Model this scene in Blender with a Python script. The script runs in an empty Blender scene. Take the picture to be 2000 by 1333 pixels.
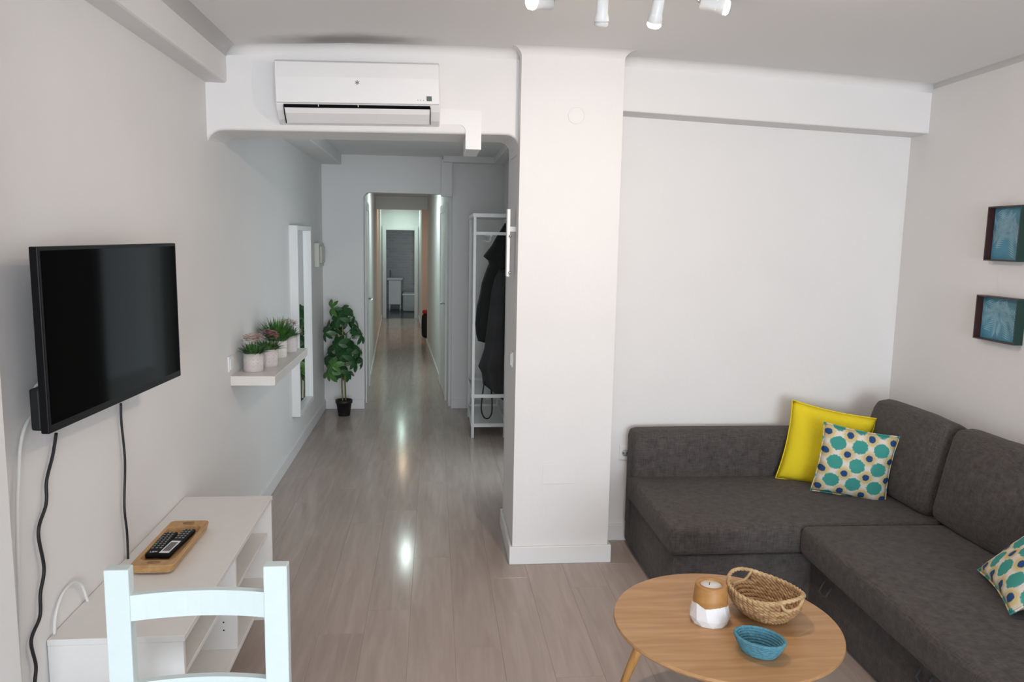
import bpy, bmesh, math, random
from mathutils import Vector, Matrix, noise as mnoise
random.seed(7)
SC = bpy.context.scene
COL = SC.collection
PI = math.pi

# ------------------------------------------------------------------ camera
F_PX, YAW, PITCH, ROLL, CAM_H = 1500.0, 0.102, 0.132, -0.0187, 1.68
CAM = Vector((0, 0, CAM_H))
_fw = Vector((math.sin(YAW)*math.cos(PITCH), math.cos(YAW)*math.cos(PITCH), -math.sin(PITCH)))
_rt = Vector((math.cos(YAW), -math.sin(YAW), 0))
_dn = -_rt.cross(_fw)
RT = math.cos(ROLL)*_rt + math.sin(ROLL)*_dn
DN = -math.sin(ROLL)*_rt + math.cos(ROLL)*_dn
FW = _fw
cam = bpy.data.cameras.new('camera')
cam.sensor_fit = 'HORIZONTAL'; cam.sensor_width = 36.0
cam.lens = 36.0*F_PX/2000.0
cam.clip_start = 0.05; cam.clip_end = 100
camo = bpy.data.objects.new('camera', cam); COL.objects.link(camo)
camo.matrix_world = Matrix(((RT.x, -DN.x, -FW.x, CAM.x), (RT.y, -DN.y, -FW.y, CAM.y), (RT.z, -DN.z, -FW.z, CAM.z), (0, 0, 0, 1)))
SC.camera = camo

def ray(x, y): return RT*(x-1000) + DN*(y-666.5) + FW*F_PX
def onz(x, y, z): d = ray(x, y); return CAM + d*((z-CAM_H)/d.z)
def ony(x, y, Y): d = ray(x, y); return CAM + d*(Y/d.y)
def onx(x, y, X): d = ray(x, y); return CAM + d*(X/d.x)

# ------------------------------------------------------------------ world, daylight, exposure
w = bpy.data.worlds.new('world'); SC.world = w; w.use_nodes = True
bg = w.node_tree.nodes['Background']; bg.inputs[0].default_value = (0.75, 0.86, 1.0, 1); bg.inputs[1].default_value = 1.0
SC.view_settings.view_transform = 'Standard'; SC.view_settings.look = 'None'
SC.view_settings.exposure = 0.2; SC.view_settings.gamma = 1.0; SC.view_settings.use_curve_mapping = False
def area(name, loc, rot, sx, sy, power, color, spread=PI):
    l = bpy.data.lights.new(name, 'AREA'); l.shape = 'RECTANGLE'; l.size = sx; l.size_y = sy
    l.energy = power; l.color = color; l.spread = spread
    o = bpy.data.objects.new(name, l); COL.objects.link(o); o.location = loc; o.rotation_euler = rot
    return o
# daylight entering through an assumed balcony window in the wall behind the camera
area('assumed_window_light', (.85, -4.88, 1.25), (PI/2, 0, 0), 2.5, 1.9, 222, (0.86, 0.93, 1.0))
# light added to brighten the passage, in an assumed doorway hidden behind the column
area('assumed_passage_light', (.70, 5.35, 1.10), (PI/2, 0, PI/2), .8, 1.8, 5, (0.86, 1.0, 0.98))

# ------------------------------------------------------------------ materials
MATS = {}
def mat(name, col, rough=0.5, metal=0.0, var=0.0, vscale=8, bump=0.0, bscale=60, spec=0.5, emit=None, estr=0, stretch=None, detail=4, trans=0.0):
    if name in MATS: return MATS[name]
    m = bpy.data.materials.new(name); m.use_nodes = True; nt = m.node_tree; N = nt.nodes; L = nt.links
    b = N['Principled BSDF']
    b.inputs['Base Color'].default_value = (*col, 1); b.inputs['Roughness'].default_value = rough
    b.inputs['Metallic'].default_value = metal; b.inputs['Specular IOR Level'].default_value = spec
    if trans: b.inputs['Transmission Weight'].default_value = trans
    tc = N.new('ShaderNodeTexCoord'); mp = N.new('ShaderNodeMapping'); L.new(tc.outputs['Object'], mp.inputs[0])
    if stretch: mp.inputs['Scale'].default_value = stretch
    if var:
        n = N.new('ShaderNodeTexNoise'); n.inputs['Scale'].default_value = vscale; n.inputs['Detail'].default_value = detail
        L.new(mp.outputs[0], n.inputs['Vector'])
        r = N.new('ShaderNodeValToRGB'); r.color_ramp.elements[0].position = .3; r.color_ramp.elements[1].position = .7
        r.color_ramp.elements[0].color = (*[c*(1-var) for c in col], 1); r.color_ramp.elements[1].color = (*[min(1, c*(1+var)) for c in col], 1)
        L.new(n.outputs['Fac'], r.inputs[0]); L.new(r.outputs[0], b.inputs['Base Color'])
    if bump:
        n2 = N.new('ShaderNodeTexNoise'); n2.inputs['Scale'].default_value = bscale; n2.inputs['Detail'].default_value = 5
        L.new(mp.outputs[0], n2.inputs['Vector'])
        bp = N.new('ShaderNodeBump'); bp.inputs['Strength'].default_value = bump; bp.inputs['Distance'].default_value = .01
        L.new(n2.outputs['Fac'], bp.inputs['Height']); L.new(bp.outputs[0], b.inputs['Normal'])
    if emit:
        b.inputs['Emission Color'].default_value = (*emit, 1); b.inputs['Emission Strength'].default_value = estr
    MATS[name] = m; return m

WALL = mat('white_plaster', (.80, .79, .785), .75, bump=.12, bscale=25, var=.012, vscale=3)
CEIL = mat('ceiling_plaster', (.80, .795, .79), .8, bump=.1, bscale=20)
TRIM = mat('white_trim', (.80, .80, .80), .4)
def grey_patch(m, cx, cy, a, b):
    # soft grey patch with a noisy edge on the ceiling plaster
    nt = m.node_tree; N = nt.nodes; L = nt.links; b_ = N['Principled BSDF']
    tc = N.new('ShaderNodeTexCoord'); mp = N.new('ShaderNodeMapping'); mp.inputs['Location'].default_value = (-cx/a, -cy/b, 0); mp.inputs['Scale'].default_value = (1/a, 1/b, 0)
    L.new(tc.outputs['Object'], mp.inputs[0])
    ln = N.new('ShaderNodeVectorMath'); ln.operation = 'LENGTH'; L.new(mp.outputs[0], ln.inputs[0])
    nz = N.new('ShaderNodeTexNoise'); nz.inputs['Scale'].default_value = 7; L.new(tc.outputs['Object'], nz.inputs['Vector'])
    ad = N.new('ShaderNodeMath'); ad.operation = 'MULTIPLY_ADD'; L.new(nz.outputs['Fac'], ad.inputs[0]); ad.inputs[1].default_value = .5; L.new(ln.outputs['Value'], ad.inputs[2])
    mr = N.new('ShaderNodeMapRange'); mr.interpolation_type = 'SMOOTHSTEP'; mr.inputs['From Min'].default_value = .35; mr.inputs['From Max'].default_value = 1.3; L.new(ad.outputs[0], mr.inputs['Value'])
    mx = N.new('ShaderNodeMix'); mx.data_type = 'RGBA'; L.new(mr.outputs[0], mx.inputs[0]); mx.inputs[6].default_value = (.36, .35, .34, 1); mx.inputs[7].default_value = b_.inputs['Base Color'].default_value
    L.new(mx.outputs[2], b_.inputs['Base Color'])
grey_patch(CEIL, -.40, 3.72, .46, .15)
WHITE = mat('white_lacquer', (.82, .82, .82), .35)
MELA = mat('white_melamine', (.80, .785, .765), .38, var=.015, vscale=20)
PLAST = mat('white_plastic', (.83, .82, .82), .3)
PLASTG = mat('ivory_plastic', (.62, .62, .56), .4)
BLACKP = mat('black_plastic', (.006, .006, .007), .4, spec=.12)
DARKP = mat('dark_plastic', (.012, .013, .013), .5, spec=.2)
SCREEN = mat('screen_glass', (.0015, .0015, .0015), .06, spec=.02)
CABLEB = mat('black_cable_rubber', (.01, .01, .011), .5)
CABLEW = mat('white_cable_rubber', (.75, .75, .74), .5)
MINT = mat('mint_paint', (.70, .80, .80), .42, var=.01, vscale=30, bump=.03, bscale=60)
CHROME = mat('brushed_metal', (.55, .53, .5), .3, metal=1)
WARMLIT = mat('warm_lit_plaster', (.60, .51, .48), .8)  # warm light of the side room put into the wall colour
SOIL = mat('dark_soil', (.03, .022, .015), .9, var=.4, vscale=60, bump=.6, bscale=120)
YEL = mat('yellow_cotton', (.83, .66, .012), .8, var=.05, vscale=6, bump=.25, bscale=220)
POT = mat('blush_ceramic', (.66, .60, .59), .5)
POTW = mat('cream_ceramic', (.76, .72, .68), .45)
BLACKPOT = mat('black_pot_plastic', (.008, .008, .008), .45)
GRASS = mat('grass_green', (.05, .16, .025), .6, var=.5, vscale=40)
LEAFY = mat('soft_leaf_green', (.075, .17, .05), .6, var=.4, vscale=40)
PINKF = mat('pink_petal', (.55, .26, .30), .7, var=.3, vscale=60)
PALEF = mat('pale_pink_petal', (.72, .52, .46), .7, var=.3, vscale=60)
LEAF = mat('glossy_leaf_green', (.022, .085, .022), .35, var=.45, vscale=5)
LEAFL = mat('light_leaf_green', (.07, .20, .04), .38, var=.35, vscale=7)
STEM = mat('olive_stem', (.17, .17, .05), .6, var=.25, vscale=30)
JACKET = mat('black_jacket_cloth', (.006, .006, .007), .75, bump=.2, bscale=14)
COATG = mat('charcoal_coat_cloth', (.034, .033, .036), .8, bump=.3, bscale=12, var=.25, vscale=5)
CANDLEW = mat('white_wax', (.80, .78, .76), .5)
FACETW = mat('white_paint_gloss', (.85, .85, .87), .35)
TEALROPE = mat('blue_rope', (.095, .285, .375), .8, var=.22, vscale=90, bump=.5, bscale=260)
PRINTB = mat('blue_print', (.085, .28, .41), .55, var=.2, vscale=9)
PRINTL = mat('pale_blue_print', (.30, .52, .62), .55)
FRAMEB = mat('dark_brown_lacquer', (.045, .014, .012), .35, var=.2, vscale=5)
FRAMEG = mat('dark_green_lacquer', (.006, .035, .028), .35)
TILE_B = None
BULB = mat('lit_bulb', (1, .9, .75), .5, emit=(1.0, .80, .52), estr=30)
BULBOFF = mat('unlit_bulb', (.75, .76, .76), .3)
LEDC = mat('cool_led', (1, 1, 1), .5, emit=(.85, 1.0, .95), estr=40)
LEDW = mat('warm_led', (1, 1, 1), .5, emit=(1.0, .72, .38), estr=40)
RED = mat('red_fabric', (.35, .02, .03), .7)
BATHFLOOR = mat('bathroom_floor_tile', (.05, .05, .048), .25)
BUTTON = mat('grey_rubber', (.25, .25, .25), .6)

def wood(name, c1, c2, rough, scale, stretch, bump=.05, spec=.4):
    m = bpy.data.materials.new(name); m.use_nodes = True; nt = m.node_tree; N = nt.nodes; L = nt.links; b = N['Principled BSDF']
    b.inputs['Roughness'].default_value = rough; b.inputs['Specular IOR Level'].default_value = spec
    tc = N.new('ShaderNodeTexCoord'); mp = N.new('ShaderNodeMapping'); mp.inputs['Scale'].default_value = stretch
    oi = N.new('ShaderNodeObjectInfo'); ad = N.new('ShaderNodeVectorMath'); ad.operation = 'ADD'
    sc = N.new('ShaderNodeVectorMath'); sc.operation = 'SCALE'; sc.inputs['Scale'].default_value = 37.0
    cm = N.new('ShaderNodeCombineXYZ'); L.new(oi.outputs['Random'], cm.inputs[0]); L.new(oi.outputs['Random'], cm.inputs[1]); L.new(oi.outputs['Random'], cm.inputs[2])
    L.new(cm.outputs[0], sc.inputs[0]); L.new(tc.outputs['Object'], ad.inputs[0]); L.new(sc.outputs[0], ad.inputs[1]); L.new(ad.outputs[0], mp.inputs[0])
    n = N.new('ShaderNodeTexNoise'); n.inputs['Scale'].default_value = scale; n.inputs['Detail'].default_value = 6; n.inputs['Distortion'].default_value = .6
    L.new(mp.outputs[0], n.inputs['Vector'])
    r = N.new('ShaderNodeValToRGB'); r.color_ramp.elements[0].position = .32; r.color_ramp.elements[1].position = .68
    r.color_ramp.elements[0].color = (*c1, 1); r.color_ramp.elements[1].color = (*c2, 1)
    L.new(n.outputs['Fac'], r.inputs[0])
    hs = N.new('ShaderNodeHueSaturation'); mr = N.new('ShaderNodeMapRange'); mr.inputs['To Min'].default_value = .97; mr.inputs['To Max'].default_value = 1.03
    L.new(oi.outputs['Random'], mr.inputs['Value']); L.new(mr.outputs[0], hs.inputs['Value']); L.new(r.outputs[0], hs.inputs['Color']); L.new(hs.outputs[0], b.inputs['Base Color'])
    bp = N.new('ShaderNodeBump'); bp.inputs['Strength'].default_value = bump; bp.inputs['Distance'].default_value = .003
    L.new(n.outputs['Fac'], bp.inputs['Height']); L.new(bp.outputs[0], b.inputs['Normal'])
    MATS[name] = m; return m
FLOORM = wood('grey_oak_laminate', (.405, .335, .298), (.475, .40, .36), .14, 3.0, (9, .8, 9), .002, .15)
JOINT = mat('floor_joint', (.30, .25, .215), .5)
OAK = wood('oak_veneer', (.42, .225, .095), (.54, .315, .15), .38, 2.5, (1.2, 14, 14), .04)
OAKLEG = wood('oak_leg', (.48, .23, .07), (.60, .32, .11), .4, 2.5, (14, 14, 1.2), .04)
TRAYW = wood('honey_wood', (.44, .25, .10), (.58, .35, .16), .45, 3, (16, 2, 16), .1)
CANW = wood('acacia_wood', (.40, .19, .06), (.52, .27, .09), .45, 4, (3, 3, 12), .08)
STRAW = wood('woven_straw', (.27, .145, .06), (.58, .38, .20), .75, 30, (1, 1, 1), .6)
STRAWL = wood('pale_straw', (.42, .27, .13), (.66, .47, .27), .75, 30, (1, 1, 1), .5)

def fabric(name, c1, c2):
    m = bpy.data.materials.new(name); m.use_nodes = True; nt = m.node_tree; N = nt.nodes; L = nt.links; b = N['Principled BSDF']
    b.inputs['Roughness'].default_value = .92; b.inputs['Specular IOR Level'].default_value = .2
    b.inputs['Sheen Weight'].default_value = .08
    tc = N.new('ShaderNodeTexCoord'); cols = []
    for i, s in enumerate(((260, 30, 30), (30, 260, 30), (30, 30, 260))):
        mp = N.new('ShaderNodeMapping'); mp.inputs['Scale'].default_value = s; L.new(tc.outputs['Object'], mp.inputs[0])
        n = N.new('ShaderNodeTexNoise'); n.inputs['Scale'].default_value = 1.0; n.inputs['Detail'].default_value = 2; L.new(mp.outputs[0], n.inputs['Vector']); cols.append(n)
    a = N.new('ShaderNodeMath'); a.operation = 'ADD'; L.new(cols[0].outputs['Fac'], a.inputs[0]); L.new(cols[1].outputs['Fac'], a.inputs[1])
    a2 = N.new('ShaderNodeMath'); a2.operation = 'ADD'; L.new(a.outputs[0], a2.inputs[0]); L.new(cols[2].outputs['Fac'], a2.inputs[1])
    mr = N.new('ShaderNodeMapRange'); mr.inputs['From Min'].default_value = 1.1; mr.inputs['From Max'].default_value = 1.9; L.new(a2.outputs[0], mr.inputs['Value'])
    r = N.new('ShaderNodeValToRGB'); r.color_ramp.elements[0].color = (*c1, 1); r.color_ramp.elements[1].color = (*c2, 1)
    L.new(mr.outputs[0], r.inputs[0]); L.new(r.outputs[0], b.inputs['Base Color'])
    bp = N.new('ShaderNodeBump'); bp.inputs['Strength'].default_value = .15; bp.inputs['Distance'].default_value = .002
    L.new(a2.outputs[0], bp.inputs['Height']); L.new(bp.outputs[0], b.inputs['Normal'])
    MATS[name] = m; return m
SOFA = fabric('charcoal_sofa_fabric', (.052, .046, .045), (.106, .095, .091))

def dots_fabric():
    m = bpy.data.materials.new('printed_dot_cotton'); m.use_nodes = True; nt = m.node_tree; N = nt.nodes; L = nt.links; b = N['Principled BSDF']
    b.inputs['Roughness'].default_value = .85
    tc = N.new('ShaderNodeTexCoord')
    nz = N.new('ShaderNodeTexNoise'); nz.inputs['Scale'].default_value = 90; nz.inputs['Detail'].default_value = 3
    L.new(tc.outputs['Object'], nz.inputs['Vector'])
    sep = N.new('ShaderNodeSeparateXYZ'); L.new(tc.outputs['Object'], sep.inputs[0])
    def M(op, a, bb=None, c=None):
        n = N.new('ShaderNodeMath'); n.operation = op
        for i, v in enumerate((a, bb, c)):
            if v is None: continue
            if isinstance(v, (int, float)): n.inputs[i].default_value = v
            else: L.new(v, n.inputs[i])
        return n.outputs[0]
    def dist(ox, oz, px, pz, rx, rz):
        x = M('SUBTRACT', M('FRACT', M('ADD', M('DIVIDE', sep.outputs[0], px), 100.5+ox)), .5)
        z = M('SUBTRACT', M('FRACT', M('ADD', M('DIVIDE', sep.outputs[2], pz), 100.5+oz)), .5)
        x = M('MULTIPLY', x, px/rx); z = M('MULTIPLY', z, pz/rz)
        d = M('SQRT', M('ADD', M('MULTIPLY', x, x), M('MULTIPLY', z, z)))
        return M('ADD', d, M('MULTIPLY', M('SUBTRACT', nz.outputs['Fac'], .5), .5))
    px, pz = .101, .094
    halo = dist(.5, .5, px, pz, .033, .033); teal = dist(0, 0, px, pz, .0365, .0345); navy = dist(.5, .5, px, pz, .0165, .0160)
    col = None
    def mix(prev, d, c, soft):
        mr = N.new('ShaderNodeMapRange'); mr.inputs['From Min'].default_value = 1-soft; mr.inputs['From Max'].default_value = 1+soft
        mr.inputs['To Min'].default_value = 1; mr.inputs['To Max'].default_value = 0; L.new(d, mr.inputs['Value'])
        mx = N.new('ShaderNodeMix'); mx.data_type = 'RGBA'; L.new(mr.outputs[0], mx.inputs[0])
        if isinstance(prev, tuple): mx.inputs[6].default_value = prev
        else: L.new(prev, mx.inputs[6])
        mx.inputs[7].default_value = c; return mx.outputs[2]
    c = mix((.76, .70, .64, 1), halo, (.62, .50, .22, 1), .28)
    c = mix(c, teal, (.045, .31, .27, 1), .06)
    c = mix(c, navy, (.012, .06, .20, 1), .10)
    L.new(c, b.inputs['Base Color'])
    MATS['dots'] = m; return m
DOTS = dots_fabric()

def tile_mat():
    m = bpy.data.materials.new('grey_wall_tile'); m.use_nodes = True; nt = m.node_tree; N = nt.nodes; L = nt.links; b = N['Principled BSDF']
    b.inputs['Roughness'].default_value = .25
    tc = N.new('ShaderNodeTexCoord'); mp = N.new('ShaderNodeMapping'); mp.inputs['Rotation'].default_value = (PI/2, 0, 0); L.new(tc.outputs['Object'], mp.inputs[0])
    br = N.new('ShaderNodeTexBrick'); br.inputs['Scale'].default_value = 4; br.inputs['Color1'].default_value = (.30, .31, .31, 1); br.inputs['Color2'].default_value = (.24, .25, .25, 1)
    br.inputs['Mortar'].default_value = (.36, .37, .37, 1); br.inputs['Mortar Size'].default_value = .012; L.new(mp.outputs[0], br.inputs['Vector'])
    L.new(br.outputs['Color'], b.inputs['Base Color']); return m
TILE_B = tile_mat()

# ------------------------------------------------------------------ mesh helpers
class MB:
    def __init__(s): s.bm = bmesh.new()
    def quadbox(s, v):      # 8 corners: bottom 4 ccw, top 4 ccw
        vs = [s.bm.verts.new(p) for p in v]
        for f in ((3, 2, 1, 0), (4, 5, 6, 7), (0, 1, 5, 4), (1, 2, 6, 5), (2, 3, 7, 6), (3, 0, 4, 7)): s.bm.faces.new([vs[i] for i in f])
        return s
    def box(s, x0, x1, y0, y1, z0, z1):
        return s.quadbox([(x0, y0, z0), (x1, y0, z0), (x1, y1, z0), (x0, y1, z0), (x0, y0, z1), (x1, y0, z1), (x1, y1, z1), (x0, y1, z1)])
    def rbox(s, x0, x1, y0, y1, z0, z1, r, n=6, bulge=(0, 0, 0), wob=0, seed=0):
        # rounded box by clamping a gridded cube; bulge pushes +-x, +-y, +-z faces out
        c = Vector(((x0+x1)/2, (y0+y1)/2, (z0+z1)/2)); h = Vector(((x1-x0)/2, (y1-y0)/2, (z1-z0)/2))
        r = min(r, h.x*.99, h.y*.99, h.z*.99)
        t = bmesh.new(); bmesh.ops.create_cube(t, size=2)
        bmesh.ops.subdivide_edges(t, edges=t.edges[:], cuts=n, use_grid_fill=True)
        lut = {}
        for v in t.verts:
            u = v.co.copy()
            # concentrate the grid near the edges so corners come out round
            uu = Vector([math.copysign(1-(1-abs(a))**1.0, a) for a in u])
            p = Vector((uu.x*h.x, uu.y*h.y, uu.z*h.z))
            for a in range(3):
                k = abs(u[a])
                if k < 1 and n >= 4:      # map grid rings: outermost ring sits r inside the edge
                    step = 2/(n+1)
                    if k > 1-1.5*step: p[a] = math.copysign(h[a]-r*.35, u[a])
                    elif k > 1-2.5*step: p[a] = math.copysign(h[a]-r, u[a])
                    else: p[a] = u[a]/(1-2.5*step+1e-6)*max(h[a]-r*1.2, 0)*.9 if abs(u[a]) > 0 else 0
            q = Vector([max(-(h[a]-r), min(h[a]-r, p[a])) for a in range(3)])
            d = p-q
            if d.length > 1e-9: p = q + d.normalized()*r
            else: p = q
            e = [1-(p[a]/h[a])**2 for a in range(3)]
            if abs(u.z) > .999: p.z += math.copysign(bulge[2]*max(0, e[0])**.6*max(0, e[1])**.6, u.z)
            if abs(u.x) > .999: p.x += math.copysign(bulge[0]*max(0, e[1])**.6*max(0, e[2])**.6, u.x)
            if abs(u.y) > .999: p.y += math.copysign(bulge[1]*max(0, e[0])**.6*max(0, e[2])**.6, u.y)
            if wob: p += mnoise.noise_vector(p*6+Vector((seed, 0, 0)))*wob
            v.co = p+c
        for f in t.faces: f.smooth = True
        s.merge(t); return s
    def merge(s, t):
        me = bpy.data.meshes.new('tmp'); t.to_mesh(me); t.free(); s.bm.from_mesh(me); bpy.data.meshes.remove(me)
    def prism(s, poly, a0, a1, axis='y'):   # polygon in the two other axes, extruded
        def P(p, a): return {'y': (p[0], a, p[1]), 'x': (a, p[0], p[1]), 'z': (p[0], p[1], a)}[axis]
        A = [s.bm.verts.new(P(p, a0)) for p in poly]; B = [s.bm.verts.new(P(p, a1)) for p in poly]; n = len(poly)
        s.bm.faces.new(A); s.bm.faces.new(B[::-1])
        for i in range(n): s.bm.faces.new((A[i], B[i], B[(i+1) % n], A[(i+1) % n]))
        return s
    def lathe(s, prof, c=(0, 0, 0), n=24, smooth=True, sx=1, sy=1, caps=True):
        rings = []
        for r, z in prof:
            rings.append([s.bm.verts.new((c[0]+r*sx*math.cos(2*PI*i/n), c[1]+r*sy*math.sin(2*PI*i/n), c[2]+z)) for i in range(n)])
        for a, b in zip(rings, rings[1:]):
            for i in range(n):
                f = s.bm.faces.new((a[i], a[(i+1) % n], b[(i+1) % n], b[i])); f.smooth = smooth
        if caps:
            s.bm.faces.new(rings[0][::-1]); s.bm.faces.new(rings[-1])
        return s
    def tube(s, pts, r, n=8, closed=False, smooth=True):
        pts = [Vector(p) for p in pts]; N = len(pts); rings = []
        rr = r if isinstance(r, (list, tuple)) else [r]*N
        up = Vector((0.13, 0.27, .95)).normalized(); prevx = None
        for i, p in enumerate(pts):
            a = pts[(i-1) % N] if (closed or i > 0) else p; b = pts[(i+1) % N] if (closed or i < N-1) else p
            t = (b-a)
            if t.length < 1e-9: t = Vector((0, 0, 1))
            t.normalize()
            x = (prevx - t*prevx.dot(t)) if prevx else up.cross(t)
            if x.length < 1e-4: x = Vector((1, 0, 0)).cross(t)
            x.normalize(); prevx = x; y = t.cross(x)
            rings.append([s.bm.verts.new(p+(x*math.cos(2*PI*k/n)+y*math.sin(2*PI*k/n))*rr[i]) for k in range(n)])
        pairs = list(zip(rings, rings[1:]))
        if closed: pairs.append((rings[-1], rings[0]))
        for a, b in pairs:
            for k in range(n):
                f = s.bm.faces.new((a[k], a[(k+1) % n], b[(k+1) % n], b[k])); f.smooth = smooth
        if not closed:
            s.bm.faces.new(rings[0][::-1]); s.bm.faces.new(rings[-1])
        return s
    def bevel(s, w, seg=2):
        bmesh.ops.recalc_face_normals(s.bm, faces=s.bm.faces[:])
        ed = [e for e in s.bm.edges if len(e.link_faces) == 2 and e.calc_face_angle(0) > .5]
        bmesh.ops.bevel(s.bm, geom=ed, offset=w, segments=seg, profile=.5, affect='EDGES', clamp_overlap=True); return s
    def build(s, name, m, parent=None, loc=(0, 0, 0), rot=None, fixn=True):
        if fixn: bmesh.ops.recalc_face_normals(s.bm, faces=s.bm.faces[:])
        me = bpy.data.meshes.new(name); s.bm.to_mesh(me); s.bm.free()
        if isinstance(m, (list, tuple)):
            for k in m: me.materials.append(k)
        else: me.materials.append(m)
        o = bpy.data.objects.new(name, me); COL.objects.link(o); o.location = loc
        if rot: o.rotation_euler = rot
        if parent: o.parent = parent
        return o
def tag(o, label=None, cat=None, group=None, kind=None):
    if label: o['label'] = label
    if cat: o['category'] = cat
    if group: o['group'] = group
    if kind: o['kind'] = kind
    return o
def thing(name, label, cat, loc=(0, 0, 0), rot=(0, 0, 0), group=None):
    o = bpy.data.objects.new(name, None); o.empty_display_size = .05; COL.objects.link(o); o.location = loc; o.rotation_euler = rot
    return tag(o, label, cat, group)
def struct(name, mb, m, label=None, parent=None): return tag(mb.build(name, m, parent), label, kind=None if parent else 'structure')
def arc(cx, cz, r, a0, a1, n=8): return [(cx+r*math.cos(a0+(a1-a0)*i/n), cz+r*math.sin(a0+(a1-a0)*i/n)) for i in range(n+1)]
def bez(pts, n=10):          # Catmull-Rom through points
    P = [Vector(p) for p in pts]; P = [P[0]*2-P[1]]+P+[P[-1]*2-P[-2]]; out = []
    for i in range(1, len(P)-2):
        for k in range(n):
            t = k/n; a, b, c, d = P[i-1], P[i], P[i+1], P[i+2]
            out.append(.5*((2*b)+(c-a)*t+(2*a-5*b+4*c-d)*t*t+(3*b-a-3*c+d)*t**3))
    out.append(P[-2]); return out

# ------------------------------------------------------------------ the room shell
XL = -1.06                      # left wall plane
YB = -5.0                       # wall behind the camera
ZT = 2.75                       # above every ceiling
def Lc(y): return -.68-.047*(y-7.5)      # corridor left wall
def Rc(y): return .15-.056*(y-7.5)       # corridor right wall
def xr(y): return 2.60+.035*(y-4.09)     # right wall

fl = struct('floor', MB().box(-1.3, 2.9, YB-.2, 16.05, -.12, -.004), JOINT, 'pale grey oak laminate floor')
# planks: one mesh shared by every full board
def plank_mesh(wd, ln):
    b = MB().box(-wd/2, wd/2, -ln/2, ln/2, -.010, 0); bmesh.ops.recalc_face_normals(b.bm, faces=b.bm.faces[:])
    top = [e for e in b.bm.edges if all(v.co.z > -.001 for v in e.verts)]
    bmesh.ops.bevel(b.bm, geom=top, offset=.0006, segments=1, affect='EDGES')
    me = bpy.data.meshes.new('plank'); b.bm.to_mesh(me); b.bm.free(); me.materials.append(FLOORM); return me
PW, PLN = .192, 1.29
plank_full = plank_mesh(PW-.0004, PLN-.0004)
def lay(x0, nrow, y0, y1):
    for i in range(nrow):
        off = [0, .52, .26, .9, .7, .13, 1.05, .4][i % 8]
        y = y0-off
        while y < y1:
            a, b = max(y, y0), min(y+PLN, y1)
            if b-a > .05:
                me = plank_full if b-a > PLN-.001 else plank_mesh(PW-.0004, b-a-.0004)
                o = bpy.data.objects.new('plank', me); COL.objects.link(o); o.parent = fl
                o.location = (x0+PW*(i+.5), (a+b)/2, .0)
            y += PLN
lay(-1.06, 19, YB, 7.5)
lay(-1.252, 8, 7.5, 16.05)

tag(MB().box(XL-.16, XL, YB-.2, 7.5, -.05, ZT).build('wall_left', WALL), 'white plastered left wall', kind='structure')
# pier of the left wall nearest the camera
struct('wall_left_pier', MB().box(XL-.02, -1.0, YB, 1.87, 0, ZT-.05).bevel(.008), WALL, 'white wall pier at the left edge of the photo')
struct('trim_1', MB().box(XL-.03, -.965, YB, 3.95, 2.375, ZT).bevel(.012), WALL, 'boxed white beam running along the top of the left wall')
# main ceiling, slightly domed as old plaster ceilings are
prof = [(-1.2, 2.525), (-.9, 2.54), (-.4, 2.572), (.2, 2.588), (.9, 2.59), (1.5, 2.572), (2.1, 2.545), (2.95, 2.50)]
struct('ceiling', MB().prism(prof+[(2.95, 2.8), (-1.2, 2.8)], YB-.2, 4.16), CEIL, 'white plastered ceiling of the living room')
# lintel over the passage, concave fillets at both ends
lp = [(XL-.04, ZT), (.50, ZT), (.50, 2.10), (.412, 2.10)] + arc(.352, 2.13, .06, 0, PI/2, 6) + arc(-.985, 2.082, .08, PI/2, PI, 7) + [(XL-.04, 2.05)]
b = MB().prism(lp, 0, .30)
bmesh.ops.recalc_face_normals(b.bm, faces=b.bm.faces[:])
ed = [e for e in b.bm.edges if abs(e.verts[0].co.y) < 1e-4 and abs(e.verts[1].co.y) < 1e-4 and max(e.verts[0].co.z, e.verts[1].co.z) < 2.3]
bmesh.ops.bevel(b.bm, geom=ed, offset=.014, segments=3, profile=.5, affect='EDGES')
for f in b.bm.faces: f.smooth = False
lint = struct('trim_2', b, WALL, 'white lintel over the passage carrying the air conditioner')
lint.location = (0, 3.86, 0); lint.rotation_euler = (0, 0, .05)
# column
struct('wall_column', MB().box(.41, .915, 3.80, 4.36, 0, ZT).bevel(.0015, 2), WALL, 'white square column between the passage and the sofa alcove')
# alcove wall, its beam and the right wall
struct('wall_back', MB().box(.90, 2.95, 4.09, 4.25, -.05, ZT), WALL, 'white alcove wall behind the grey sofa')
bv = [(.90, 3.93, 2.335), (2.75, 3.93, 2.268), (2.75, 4.10, 2.268), (.90, 4.10, 2.335), (.90, 3.93, ZT), (2.75, 3.93, ZT), (2.75, 4.10, ZT), (.90, 4.10, ZT)]
struct('trim_3', MB().quadbox(bv).bevel(.008), WALL, 'white ceiling beam along the top of the alcove wall')
struct('wall_right', MB().quadbox([(xr(YB), YB-.2, -.05), (xr(YB)+.2, YB-.2, -.05), (xr(4.3)+.2, 4.3, -.05), (xr(4.3), 4.3, -.05),
                                   (xr(YB), YB-.2, ZT), (xr(YB)+.2, YB-.2, ZT), (xr(4.3)+.2, 4.3, ZT), (xr(4.3), 4.3, ZT)]), WALL, 'white right wall with the two blue pictures')
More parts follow.
